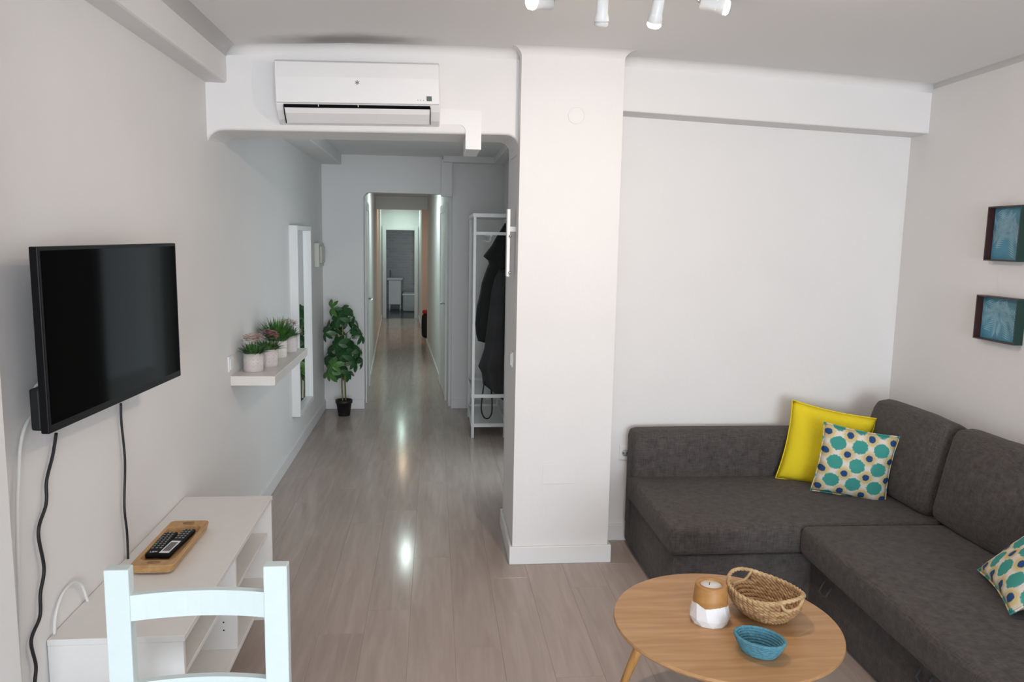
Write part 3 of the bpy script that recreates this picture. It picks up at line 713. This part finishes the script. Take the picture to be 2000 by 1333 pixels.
# small wall fittings
def plate(name, label, cat, x0, x1, y0, y1, z0, z1, m=PLAST, bev=.004): return tag(MB().box(x0, x1, y0, y1, z0, z1).bevel(bev, 2).build(name, m), label, cat)
t = thing('light_switch', 'white light switch on the left wall beside the shelf', 'light switch', (XL, 4.075, 1.01))
MB().box(0, .010, -.041, .041, -.041, .041).bevel(.003, 2).build('plate', PLAST, t); MB().box(.010, .016, -.03, .03, -.03, .03).bevel(.002, 1).build('rocker', PLAST, t)
t = thing('fuse_box', 'ivory fuse box on the left wall beyond the mirror', 'fuse box', (XL, 7.10, 1.40))
MB().box(0, .045, -.13, .17, 0, .215).bevel(.006, 2).build('housing', PLASTG, t); MB().box(.045, .060, -.08, .13, .035, .185).bevel(.004, 2).build('door', PLASTG, t)
c = ony(1220, 884, 4.09)
t = thing('wall_socket', 'white power socket on the alcove wall left of the sofa', 'socket', (c.x, 4.09, c.z))
MB().box(-.032, .032, -.010, 0, -.042, .042).bevel(.004, 2).build('plate', PLAST, t)
m = MB().lathe([(.001, 0), (.019, 0), (.019, .003), (.001, .003)], n=24); m.build('recess', mat('socket_recess', (.45, .45, .45), .4), t, loc=(0.0, -.0105, 0), rot=(PI/2, 0, 0))
for k in (-1, 1):
    MB().lathe([(.001, 0), (.0035, 0), (.0035, .002), (.001, .002)], n=10).build('pin_hole', BLACKP, t, loc=(.0095*k, -.0125, 0), rot=(PI/2, 0, 0))
    MB().box(-.003, .003, -.0145, -.010, -.0015, .0015).build('earth_clip', CHROME, t, loc=(0, 0, .017*k))
c = ony(1126, 226, 3.80)
tag(MB().lathe([(.001, 0), (.042, 0), (.042, .0035), (.039, .0045), (.037, .0025), (.001, .0025)], n=36, smooth=False).build('blanking_plate', WALL, loc=(c.x, 3.8, c.z), rot=(PI/2, 0, 0)), 'round painted blanking plate high on the column', 'cover plate')
c = ony(1091, 926, 3.80)
tag(MB().box(-.083, .083, -.0025, .0, -.052, .052).bevel(.0008, 1).build('junction_cover', WALL, loc=(c.x, 3.8, c.z)), 'rectangular painted junction cover low on the column', 'cover plate')
t = thing('column_switch', 'white light switch on the passage side of the column', 'light switch', (.41, 3.95, 1.06))
MB().box(-.010, 0, -.04, .04, -.04, .04).bevel(.003, 2).build('plate', PLAST, t); MB().box(-.015, -.010, -.03, .03, -.03, .03).build('rocker', PLAST, t)
t = thing('hook_rail', 'narrow white vertical hook rail on the passage side of the column', 'hook rail', (.41, 3.93, 1.66))
MB().box(-.046, -.030, -.03, .03, -.17, .17).bevel(.002, 1).build('rail', WHITE, t)
for z in (.07,): MB().box(-.030, 0, -.012, .012, z-.012, z+.012).build('bracket', WHITE, t)
for z in (.035, -.15): MB().lathe([(.001, 0), (.006, 0), (.007, .012), (.001, .014)], n=12).build('knob', CHROME, t, loc=(-.030, -.031, z), rot=(PI/2, 0, 0))

# ------------------------------------------------------------------ tall plant in the passage
def leaf_mesh():
    m = MB(); n = 5; prev = None
    for i in range(n+1):
        f = i/n; wd = .5*math.sin(PI*min(1, f**1.35*.93+.04))**.8 if f < 1 else .06
        y = f; z = -.22*f*f
        row = (m.bm.verts.new((-wd*.48, y, z+.06*wd)), m.bm.verts.new((0, y, z)), m.bm.verts.new((wd*.48, y, z+.06*wd)))
        if prev:
            for k in range(2): m.bm.faces.new((prev[k], prev[k+1], row[k+1], row[k])).smooth = True
        prev = row
    return m
lm = leaf_mesh(); LMESH = bpy.data.meshes.new('leaf'); lm.bm.to_mesh(LMESH); lm.bm.free(); LMESH.materials.append(LEAF)
LMESH2 = LMESH.copy(); LMESH2.materials.clear(); LMESH2.materials.append(LEAFL)
PB = onz(672, 807, 0); PB.y = 7.22
PB = Vector((ony(672, 800, 7.22).x, 7.22, 0))
t = thing('umbrella_plant', 'leafy green umbrella plant in a black pot at the end of the passage', 'potted plant', PB)
MB().lathe([(.055, 0), (.070, .118), (.078, .120), (.080, .150), (.072, .150), (.068, .130), (.001, .128)], n=28, caps=False).lathe([(.001, 0), (.055, 0)], n=28, caps=False).build('pot', BLACKPOT, t)
MB().lathe([(.001, .122), (.066, .122), (.066, .131), (.001, .134)], n=20).build('soil', SOIL, t)
s1 = bez([(-.012, 0, .12), (-.018, .0, .35), (-.01, .01, .6), (-.005, 0, .82), (-.01, 0, 1.0)], 5)
s2 = bez([(.016, .01, .12), (.010, .012, .36), (.018, .0, .62), (.03, 0, .78)], 5)
MB().tube(s1, .0075, 7).build('stem', STEM, t); MB().tube(s2, .0075, 7).build('stem', STEM, t)
rnd = random.Random(21)
clus = [(668, 603, 0), (648, 602, -.08), (676, 622, .05), (662, 622, -.1), (690, 618, .0), (645, 636, -.02), (655, 645, .05), (634, 650, -.1), (700, 640, .02), (706, 655, -.06), (690, 668, .06), (660, 672, -.11),
        (678, 682, -.05), (704, 686, .0), (640, 682, .04), (668, 695, -.14), (648, 716, -.16), (692, 706, -.03), (708, 702, .05), (634, 700, .0), (662, 724, -.08), (678, 728, .02), (643, 728, -.12)]
tw = MB()
for (px, py, oy) in clus:
    c = ony(px, py, 7.22+oy)-PB
    c.y = max(-.2, min(.17, c.y))
    zz = min(.95, max(.3, c.z-.08)); bx0 = Vector((-.008, .005, zz))
    tw.tube([bx0, (bx0+c)/2+Vector((0, 0, .015)), c], .003, 5)
    out = Vector((c.x, c.y-.08, .05)); out.normalize()
    n = rnd.randint(6, 8); a0 = rnd.uniform(0, 6)
    for k in range(n):
        a = a0+2*PI*k/n
        o = bpy.data.objects.new('leaf', LMESH2 if (py > 710 and px < 660) or (px < 655 and py < 606 and k % 3) else LMESH); COL.objects.link(o); o.parent = t
        s = rnd.uniform(.085, .12); o.scale = (s*.95, s, s)
        tilt = rnd.uniform(-.75, -.1)
        q = out.to_track_quat('Z', 'Y') @ Matrix.Rotation(a, 3, 'Z').to_quaternion() @ Matrix.Rotation(tilt, 3, 'X').to_quaternion()
        o.rotation_mode = 'QUATERNION'; o.rotation_quaternion = q; o.location = c
        ex = (q @ Vector((0, s, 0)))
        if PB.x+c.x+ex.x < XL+.02: o.location.x += XL+.02-(PB.x+c.x+ex.x)
        if PB.y+c.y+ex.y > 7.47: o.location.y -= PB.y+c.y+ex.y-7.47
tw.build('twigs', STEM, t)

# ------------------------------------------------------------------ coat rack and coats
RX0, RX1, RY0, RY1, RZ = .318, .612, 6.36, 7.14, 1.885
t = thing('coat_rack', 'white metal coat rack with shoe shelves standing in the passage', 'coat rack', (RX0, RY0, 0))
RW, RL = RX1-RX0, RY1-RY0
for x in (0, RW-.022):
    for y in (0, RL-.022): MB().box(x, x+.022, y, y+.022, 0, RZ-.03).build('post', WHITE, t)
MB().box(-.006, RW+.006, -.006, RL+.006, RZ-.032, RZ).bevel(.003, 1).build('top_shelf', WHITE, t)
for z in (.093, .345):
    m = MB().box(-.003, RW+.003, -.003, .011, z, z+.030).box(-.003, RW+.003, RL-.011, RL+.003, z, z+.03).box(-.003, .009, .011, RL-.011, z, z+.03).box(RW-.009, RW+.003, .011, RL-.011, z, z+.03)
    m.build('shelf_rim', WHITE, t); MB().box(.012, RW-.012, .014, RL-.014, z+.004, z+.009).build('shelf_plate', WHITE, t)
MB().box(.022, RW-.022, .004, .016, 1.71, 1.735).build('end_rail', WHITE, t); MB().box(.022, RW-.022, RL-.016, RL-.004, 1.71, 1.735).build('end_rail', WHITE, t)
MB().box(RW*.5-.008, RW*.5+.008, .016, RL-.016, 1.70, 1.73).build('hook_rail', WHITE, t)
MB().box(.004, .016, RL-.03, RL-.018, 1.17, 1.2).build('cross_clip', WHITE, t)
for k in range(6):
    y = .07+.125*k
    MB().tube([(RW*.5, y, 1.70), (RW*.5, y, 1.665), (RW*.5-.018, y, 1.650), (RW*.5-.03, y, 1.665)], .004, 6).build('hook', WHITE, t)
def coat(name, label, levels, yc, half, m, seed, extra=None):
    # levels: (py, px_left, px_right) outline in the end view, turned into a draped closed shell
    rnd = random.Random(seed); L_ = []
    for i in range(len(levels)-1):
        a, b = levels[i], levels[i+1]
        for k in range(3): L_.append([a[j]+(b[j]-a[j])*k/3 for j in range(3)])
    L_.append(levels[-1])
    base_ = Vector((ony(965, 700, yc).x, yc, ony(965, levels[-1][0], yc).z))
    o = thing(name, label, 'coat', base_)
    g = MB(); rings = []; n = 36; N = len(L_)
    for i, (py, xl, xr_) in enumerate(L_):
        A = ony(xl, py, yc); B = ony(xr_, py, yc); cx = (A.x+B.x)/2; hx = abs(B.x-A.x)/2; z = A.z; f = i/(N-1)
        hy = half*(.35+.65*min(1, f*4))*(1 if f < .95 else .9)
        ring = []
        for k in range(n):
            a = 2*PI*k/n
            fold = 1+.10*math.sin(5*a+seed+f*1.5)*min(1, f*3)+.05*math.sin(9*a+2*seed-f*2)*min(1, f*3)
            ca, sa = math.cos(a), math.sin(a)
            ring.append(g.bm.verts.new((cx+hx*math.copysign(abs(ca)**.8, ca)*(1 if abs(ca) > .9 else 1), yc+hy*math.copysign(abs(sa)**.8, sa)*fold, z+.006*math.sin(3*a+seed)))) 
        rings.append(ring)
    for a, b in zip(rings, rings[1:]):
        for k in range(n): g.bm.faces.new((a[k], a[(k+1) % n], b[(k+1) % n], b[k])).smooth = True
    g.bm.faces.new(rings[0]); g.bm.faces.new(rings[-1][::-1])
    for v in g.bm.verts: v.co -= base_
    g.build('coat_body', m, o)
    return o, base_
jA = [(437, 986, 990), (448, 979, 994), (462, 970, 996), (480, 960, 997), (500, 944, 998), (508, 953, 998), (514, 955, 998), (532, 948, 998), (552, 941, 998), (575, 937, 998), (600, 931, 997), (632, 928, 997), (652, 930, 996), (664, 933, 985), (667, 944, 975)]
o, b0 = coat('hooded_jacket', 'black hooded jacket hanging on the coat rack', jA, 6.74, .12, JACKET, 1)
jB = [(528, 975, 998), (545, 966, 998), (570, 960, 998), (610, 955, 998), (650, 950, 998), (682, 946, 997), (700, 940, 997), (717, 934, 996), (730, 941, 996), (751, 943, 994), (761, 956, 991), (772, 972, 987), (778, 981, 985)]
o, b0 = coat('long_coat', 'charcoal grey coat hanging in front of the black jacket', jB, 6.50, .10, COATG, 4)
m = MB().tube(bez([ony(px, py, 6.43)-b0 for px, py in ((946, 745), (942, 775), (940, 800), (945, 815), (953, 818), (960, 808), (961, 785), (959, 755))], 6), .006, 6)
m.build('drawstring', CABLEB, o)
MB().lathe([(.001, 0), (.008, 0), (.008, .004), (.001, .004)], n=12).build('snap_button', CHROME, o, loc=ony(981, 771, 6.405)-b0, rot=(PI/2, 0, 0))

# ------------------------------------------------------------------ sofa
t = thing('corner_sofa', 'dark grey fabric corner sofa filling the alcove and right wall', 'sofa', (1.64, 3.18, 0))
O = t.location
def spart(name, x0, x1, y0, y1, z0, z1, r, n=7, bulge=(0, 0, 0), rot=0, wob=0, m=SOFA, seed=0):
    return MB().rbox(x0-O.x, x1-O.x, y0-O.y, y1-O.y, z0, z1, r, n, bulge, wob, seed).build(name, m, t, rot=(0, 0, rot))
RS = -.026
spart('chaise_base', 1.066, 2.45, 3.185, 4.04, .025, .286, .012)
spart('chaise_seat', 1.045, 2.53, 3.165, 3.935, .294, .425, .024, n=9, bulge=(0, .004, .008))
spart('chaise_backrest', 1.06, 2.53, 3.895, 4.062, .10, .672, .045, n=9, bulge=(0, .006, .004))
spart('drawer_base', 1.715, 2.50, 1.30, 3.195, .02, .285, .010, rot=RS)
spart('drawer_seat', 1.642, 2.50, 1.30, 3.168, .293, .430, .030, n=9, bulge=(.004, 0, .012), rot=RS)
spart('back_frame', 2.40, 2.53, 1.30, 3.90, .05, .66, .04, rot=RS)
spart('armrest', 1.68, 2.53, 1.08, 1.30, .02, .60, .04, rot=RS)
def back_cushion(y0, y1, seed, h=.445):
    b = MB().rbox(-(y1-y0)/2, (y1-y0)/2, -.075, .075, 0, h, .055, 9, (0.004, .035, .012), .006, seed)
    return b.build('back_cushion', SOFA, t, loc=(2.335-O.x+.0, (y0+y1)/2-O.y, .425), rot=(-.20, 0, -PI/2+RS))
back_cushion(3.215, 3.85, 3); back_cushion(2.575, 3.205, 5); back_cushion(1.935, 2.565, 8)
def strap(px, py):
    c = onx(px, py, 1.688)-O
    MB().tube([c+Vector((.012, .03, .045)), c+Vector((-.012, .03, .0)), c+Vector((-.014, .0, -.012)), c+Vector((-.012, -.03, .0)), c+Vector((.012, -.03, .045))], .005, 6).build('pull_strap', mat('dark_strap', (.055, .058, .058), .8), t)
strap(1612, 1160); strap(1806, 1332)
for x, y in ((1.12, 3.98), (1.12, 3.27), (1.78, 1.4), (2.4, 1.4)): MB().box(x-.02-O.x, x+.02-O.x, y-.02-O.y, y+.02-O.y, 0, .03).build('foot', BLACKP, t)

# scatter cushions
def pillow(name, label, s, T, mtl, M4, group=None, seed=0):
    o = thing(name, label, 'cushion', (0, 0, 0), group=group)
    g = MB(); n = 18; grid = {}
    for side in (1, -1):
        for i in range(n+1):
            for j in range(n+1):
                edge = i in (0, n) or j in (0, n)
                if side == -1 and edge: grid[(side, i, j)] = grid[(1, i, j)]; continue
                u, v = -1+2*i/n, -1+2*j/n
                x = u*s/2*(1-.08*(1-v*v)**1.0*abs(u)**2); z = v*s/2*(1-.06*(1-u*u)*abs(v)**2)
                th = T/2*max(0, (1-u*u)*(1-v*v))**.42
                nz = (mnoise.noise(Vector((u*1.8+seed, v*1.8, seed)))*.014+mnoise.noise(Vector((u*5+seed, v*3, seed)))*.005)*(1-u*u)**.5*(1-v*v)**.5
                grid[(side, i, j)] = g.bm.verts.new((x, -side*(th)+nz, z))
    for side in (1, -1):
        for i in range(n):
            for j in range(n):
                q = [grid[(side, i, j)], grid[(side, i+1, j)], grid[(side, i+1, j+1)], grid[(side, i, j+1)]]
                f = g.bm.faces.new(q if side == 1 else q[::-1]); f.smooth = True
    g.build('cover', mtl, o)
    e = MB(); rim = [(-1+2*i/12, -1) for i in range(12)]+[(1, -1+2*i/12) for i in range(12)]+[(1-2*i/12, 1) for i in range(12)]+[(-1, 1-2*i/12) for i in range(12)]
    e.tube([(u*s/2*(1-.08*(1-v*v)*abs(u)**2), 0, v*s/2*(1-.06*(1-u*u)*abs(v)**2)) for u, v in rim], .0035, 6, closed=True); e.build('piping', mtl, o)
    o.matrix_world = M4; return o
def frame4(c, ux, uz):
    ux = ux.normalized(); uz = (uz-ux*uz.dot(ux)).normalized(); uy = uz.cross(ux)
    return Matrix(((ux.x, uy.x, uz.x, c.x), (ux.y, uy.y, uz.y, c.y), (ux.z, uy.z, uz.z, c.z), (0, 0, 0, 1)))
def quadframe(tl, tr, bl): 
    ux = tr-tl; uz = tl-bl; c = (tr+bl)/2; return frame4(c, ux, uz), (ux.length+uz.length)/2
# patterned cushion: bottom edge on the seat, turned towards the room
M1, s1_ = quadframe(ony(1609, 824, 3.66), ony(1760, 855, 3.50), onz(1579, 957, .45))
pillow('printed_cushion', 'cream cushion with teal and navy dots leaning on the yellow cushion', .355, .13, DOTS, frame4(M1.translation, Vector((.93, -.35, -.13)), Vector((.09, .05, 1))), 'dotted cushions', 2)
M2, s2_ = quadframe(ony(1545, 783, 3.90), ony(1722, 822, 3.72), onz(1507, 930, .44))
pillow('yellow_cushion', 'bright yellow cushion in the corner of the sofa behind the dotted one', .43, .13, YEL, M2, None, 5)
tl, bl = onz(1919, 1110, .47), onz(1963, 1206, .445)
ux = Vector((.62, -.25, .60)).normalized(); uz = (tl-bl).normalized()
M3 = frame4((tl+bl)/2+ux*.185, ux, uz)
pillow('printed_cushion', 'cream cushion with teal and navy dots lying at the right edge of the sofa', .37, .12, DOTS, M3, 'dotted cushions', 9)

# ------------------------------------------------------------------ coffee table and what stands on it
TZ = .42; TC = Vector((.980, 2.350, 0)); TR = .374
t = thing('coffee_table', 'round oak coffee table with splayed legs in front of the sofa', 'coffee table', TC)
MB().lathe([(.001, TZ-.032), (TR-.030, TZ-.032), (TR-.004, TZ-.014), (TR, TZ-.008), (TR-.002, TZ-.001), (TR-.005, TZ), (.001, TZ)], n=96, smooth=False).build('table_top', OAK, t)
for k in range(3):
    a = PI*.83+2*PI*k/3
    MB().tube([(math.cos(a)*TR*.66, math.sin(a)*TR*.66, TZ-.03), (math.cos(a)*TR*1.0, math.sin(a)*TR*1.0, .002)], [.021, .012], 14).build('leg', OAKLEG, t)
MB().lathe([(.001, TZ-.05), (.20, TZ-.05), (.20, TZ-.032), (.001, TZ-.032)], n=32).build('mounting_plate', OAKLEG, t)

c = onz(1385, 1212, TZ)
t = thing('candle_holder', 'wooden candle holder with a white faceted lower half on the oak table', 'candle holder', (c.x, c.y, TZ))
m = MB(); n = 11
r1 = [m.bm.verts.new((.060*math.cos(2*PI*i/n), .060*math.sin(2*PI*i/n), 0)) for i in range(n)]
r2 = [m.bm.verts.new((.068*math.cos(2*PI*(i+.5)/n), .068*math.sin(2*PI*(i+.5)/n), .022)) for i in range(n)]
r3 = [m.bm.verts.new((.0595*math.cos(2*PI*(i+.2)/n), .0595*math.sin(2*PI*(i+.2)/n), .068+.006*math.sin(i*2.4))) for i in range(n)]
for a, b in ((r1, r2), (r2, r3)):
    for i in range(n):
        if a is r1: m.bm.faces.new((a[i], a[(i+1) % n], b[i])); m.bm.faces.new((a[(i+1) % n], b[(i+1) % n], b[i]))
        else: m.bm.faces.new((a[i], a[(i+1) % n], b[(i+1) % n], b[i]))
m.bm.faces.new(r1[::-1]); m.bm.faces.new(r3); m.build('faceted_base', FACETW, t)
MB().lathe([(.0575, .060), (.0575, .072), (.052, .128), (.050, .130), (.037, .130), (.036, .122), (.001, .122)], n=32, caps=False).build('wooden_cup', CANW, t)
MB().lathe([(.001, .1215), (.035, .1215), (.035, .126), (.001, .125)], n=24).build('candle', CANDLEW, t)
MB().tube([(-.006, 0, .124), (-.006, .001, .130), (-.004, .001, .134)], .0012, 5).build('wick', BLACKP, t)

# woven basket
a_, b_ = onz(1442, 1145, TZ+.08), onz(1547, 1198, TZ+.08)
bang = math.atan2((b_-a_).y, (b_-a_).x); c = onz(1491, 1203, TZ)
t = thing('straw_basket', 'oval woven straw basket with two handles on the oak table', 'basket', (c.x, c.y, TZ), (0, 0, bang))
LA, LB, BHH = .130, .108, .082
rings_n = 9
def oval(f):    # f 0..1 bottom to rim -> half axes and height
    g = math.sin(f*PI/2)**.75; return LA*(.52+.48*g), LB*(.50+.50*g), .0105+BHH*f**1.15
def weave(f, a0, a1, amp, r, strands=2, nn=90):
    m = MB(); A, B, z = oval(f)
    for s_ in range(strands):
        pts = []
        for i in range(nn+1):
            a = a0+(a1-a0)*i/nn; k = math.sin(a*22+s_*PI); kk = math.cos(a*22+s_*PI)
            pts.append(((A+amp*k)*math.cos(a), (B+amp*k)*math.sin(a), z+amp*.9*kk+ (.022*abs(math.cos(a))**3 if f > .85 else .022*abs(math.cos(a))**3*f)))
        full = abs(a1-a0) > 6.2
        if full: pts = pts[:-1]
        m.tube(pts, r, 5, closed=full)
    return m
for i in range(rings_n):
    f = i/(rings_n-1)*.94
    if f < .62: weave(f, 0, 2*PI, .0042, .0052, 2, 120).build('woven_row', STRAW, t)
    else:
        g = .55+.05*(f-.62)
        for c0 in (0, PI): weave(f, c0+g, c0+PI-g, .0042, .0052, 2, 60).build('woven_row', STRAW, t)
weave(1.0, 0, 2*PI, .003, .0050, 2, 140).build('rim', STRAWL, t)
for c0 in (0, PI):
    m = MB(); pts = []
    for i in range(15):
        a = c0-.58+1.16*i/14; u = (i/14-.5)*2; f = 1-.42*(1-u**4); A, B, z = oval(f)
        pts.append((A*math.cos(a), B*math.sin(a), z+.022*abs(math.cos(a))**3*f+.006))
    m.tube(pts, .0055, 6).build('handle_edge', STRAWL, t)
MB().lathe([(.001, .002), (.95, .002), (.95, .012), (.001, .012)], n=40, sx=LA*.56, sy=LB*.54).build('basket_bottom', STRAW, t)
m = MB(); nn = 26   # inner layer of straw closing the gaps between rows
rg = []
for f in (0, .15, .3, .45, .57):
    A, B, z = oval(f); rg.append([m.bm.verts.new((A*math.cos(2*PI*i/48), B*math.sin(2*PI*i/48), z+.022*abs(math.cos(2*PI*i/48))**3*f)) for i in range(48)])
for p, q in zip(rg, rg[1:]):
    for i in range(48): m.bm.faces.new((p[i], p[(i+1) % 48], q[(i+1) % 48], q[i])).smooth = True
m.build('straw_lining', STRAW, t)
for c0 in (0, PI):
    m = MB(); rg = []
    for f in (.57, .68, .8, .9, .96):
        A, B, z = oval(f); rg.append([m.bm.verts.new((A*math.cos(c0+.60+(PI-1.2)*i/24), B*math.sin(c0+.60+(PI-1.2)*i/24), z+.022*abs(math.cos(c0+.60+(PI-1.2)*i/24))**3*f)) for i in range(25)])
    for p, q in zip(rg, rg[1:]):
        for i in range(24): m.bm.faces.new((p[i], p[i+1], q[i+1], q[i])).smooth = True
    m.build('straw_lining', STRAW, t)

# blue rope bowl
c = onz(1482, 1276, TZ); a_, b_ = onz(1445, 1232, TZ+.05), onz(1525, 1258, TZ+.05)
t = thing('rope_bowl', 'small oval blue coiled rope bowl at the front of the oak table', 'bowl', (c.x, c.y, TZ), (0, 0, math.atan2((b_-a_).y, (b_-a_).x)))
for i in range(7):
    f = i/6; A = .050+.026*f**.8; B = .036+.022*f**.8; z = .006+.045*f
    MB().tube([(A*math.cos(2*PI*k/48), B*math.sin(2*PI*k/48), z) for k in range(48)], .0052, 8, closed=True).build('rope_coil', TEALROPE, t)
for i in range(4):
    A = .042-.011*i; B = .029-.0085*i
    MB().tube([(A*math.cos(2*PI*k/40), max(B, .003)*math.sin(2*PI*k/40), .0058) for k in range(40)], .0055, 8, closed=True).build('rope_coil', TEALROPE, t)
MB().lathe([(.001, .001), (1, .001), (1, .008), (.001, .008)], n=32, sx=.046, sy=.032).build('bowl_bottom', TEALROPE, t)

# ------------------------------------------------------------------ framed prints on the right wall
def picture(name, label, y0, y1, z0, z1, seed):
    rnd = random.Random(seed); D = .042; yc = (y0+y1)/2
    t = thing(name, label, 'picture', (xr(yc), yc, z0), (0, 0, -.035))
    W, Hh = y1-y0, z1-z0; e = .006
    def bar(n, y0_, y1_, z0_, z1_, m): MB().box(-D, 0, y0_, y1_, z0_, z1_).build(n, m, t)
    bar('frame_side', W/2-e, W/2, 0, Hh, FRAMEB); bar('frame_side', -W/2, -W/2+e, 0, Hh, FRAMEG)
    bar('frame_side', -W/2+e, W/2-e, 0, e, FRAMEB); bar('frame_side', -W/2+e, W/2-e, Hh-e, Hh, FRAMEB)
    p = MB().box(-.010, -.004, -W/2+e, W/2-e, e, Hh-e).build('print', PRINTB, t)
    g = MB()
    def leaflet(y, z, a, ln, wd):
        d = (math.cos(a), math.sin(a)); nrm = (-d[1], d[0])
        q = [(y, z), (y+d[0]*ln*.5+nrm[0]*wd, z+d[1]*ln*.5+nrm[1]*wd), (y+d[0]*ln, z+d[1]*ln), (y+d[0]*ln*.5-nrm[0]*wd, z+d[1]*ln*.5-nrm[1]*wd)]
        if all(abs(yy) < W/2-e-.002 and e+.002 < zz < Hh-e-.002 for yy, zz in q): g.prism(q, -.0112, -.0100, 'x')
    for (fy, fz, fa) in ((-.5, .5, .15), (.45, .25, 2.2), (.5, .85, 3.6), (-.3, .0, 1.3), (.0, 1.0, -1.2)):
        fa += rnd.uniform(-.2, .2); y, z = fy*W, fz*Hh
        for k in range(18):
            yy, zz = y+math.cos(fa)*k*.010, z+math.sin(fa)*k*.010
            for s_ in (-1, 1): leaflet(yy, zz, fa+s_*(.95-.03*k), .064*(1-.02*k), .0024)
    g.build('leaf_pattern', PRINTL, p)
picture('framed_print', 'upper of two dark box frames with a blue palm leaf print', 3.13, 3.345, 1.622, 1.868, 3)
picture('framed_print', 'lower of two dark box frames with a blue palm leaf print', 3.095, 3.365, 1.258, 1.462, 6)

# ------------------------------------------------------------------ far end: bag, vanity, bath
c = onz(832, 660, 0)
t = thing('handbag', 'dark bag with a red top standing at the side room corner', 'bag', (-.115, 13.0, 0))
MB().rbox(-.09, .11, -.06, .06, 0, .40, .05, 6, (0.01, .01, 0)).build('bag_body', JACKET, t)
MB().rbox(-.085, .105, -.055, .055, .395, .47, .035, 6).build('bag_top', RED, t)
t = thing('bath_vanity', 'white bathroom vanity on legs seen through the far door', 'vanity', (-.92, 17.95, 0))
MB().box(-.12, .165, -.22, .22, .14, .70).bevel(.006, 1).build('cabinet', WHITE, t)
MB().box(-.115, .155, -.228, -.22, .15, .69).bevel(.003, 1).build('cabinet_door', WHITE, t)
MB().box(-.16, .20, -.24, .22, .70, .745).bevel(.01, 1).build('basin', PLAST, t)
for x in (-.10, .145):
    for y in (-.20, .2): MB().lathe([(.018, 0), (.014, .14)], n=12).build('leg', WHITE, t, loc=(x, y, 0))
MB().tube([(-.10, .15, .745), (-.10, .15, .88), (-.10, .08, .90), (-.10, .03, .87)], .014, 10).build('tap', CHROME, t)
t = thing('bathtub', 'white bathtub beside the vanity in the bathroom', 'bathtub', (-.25, 17.85, 0))
MB().rbox(-.46, .40, -.33, .33, .0, .40, .04, 6).build('tub', mat('tub_enamel', (.55, .56, .56), .25), t)
MB().rbox(-.47, .41, -.34, .34, .36, .405, .02, 6).build('tub_rim', WHITE, t)
MB()
l = bpy.data.lights.new('assumed_bathroom_light', 'AREA'); l.shape = 'DISK'; l.size = .3; l.energy = 2.5; l.color = (.9, 1, .97)
t = thing('assumed_bathroom_lamp', 'assumed round lamp on the bathroom ceiling', 'ceiling light', (-.7, 17.0, 2.3))  # unseen lamp, assumed as the source of the bathroom light
MB().lathe([(.001, 0), (.14, 0), (.14, -.03), (.12, -.05), (.001, -.05)], n=28).build('shade', mat('opal_glass', (.9, .9, .9), .4, emit=(.9, 1, .97), estr=3), t)
o = bpy.data.objects.new('assumed_bathroom_light', l); COL.objects.link(o); o.parent = t; o.location = (0, 0, -.06)
l = bpy.data.lights.new('assumed_side_room_light', 'AREA'); l.shape = 'DISK'; l.size = .3; l.energy = 6; l.color = (1, .82, .66)
t = thing('assumed_side_room_lamp', 'assumed round lamp on the ceiling of the side room', 'ceiling light', (.7, 13.3, 2.3))  # unseen lamp, assumed from the warm tint of the side room
MB().lathe([(.001, 0), (.14, 0), (.14, -.03), (.12, -.05), (.001, -.05)], n=28).build('shade', mat('opal_glass_warm', (.9, .88, .8), .4, emit=(1, .75, .5), estr=3), t)
o = bpy.data.objects.new('assumed_side_room_light', l); COL.objects.link(o); o.parent = t; o.location = (0, 0, -.06)
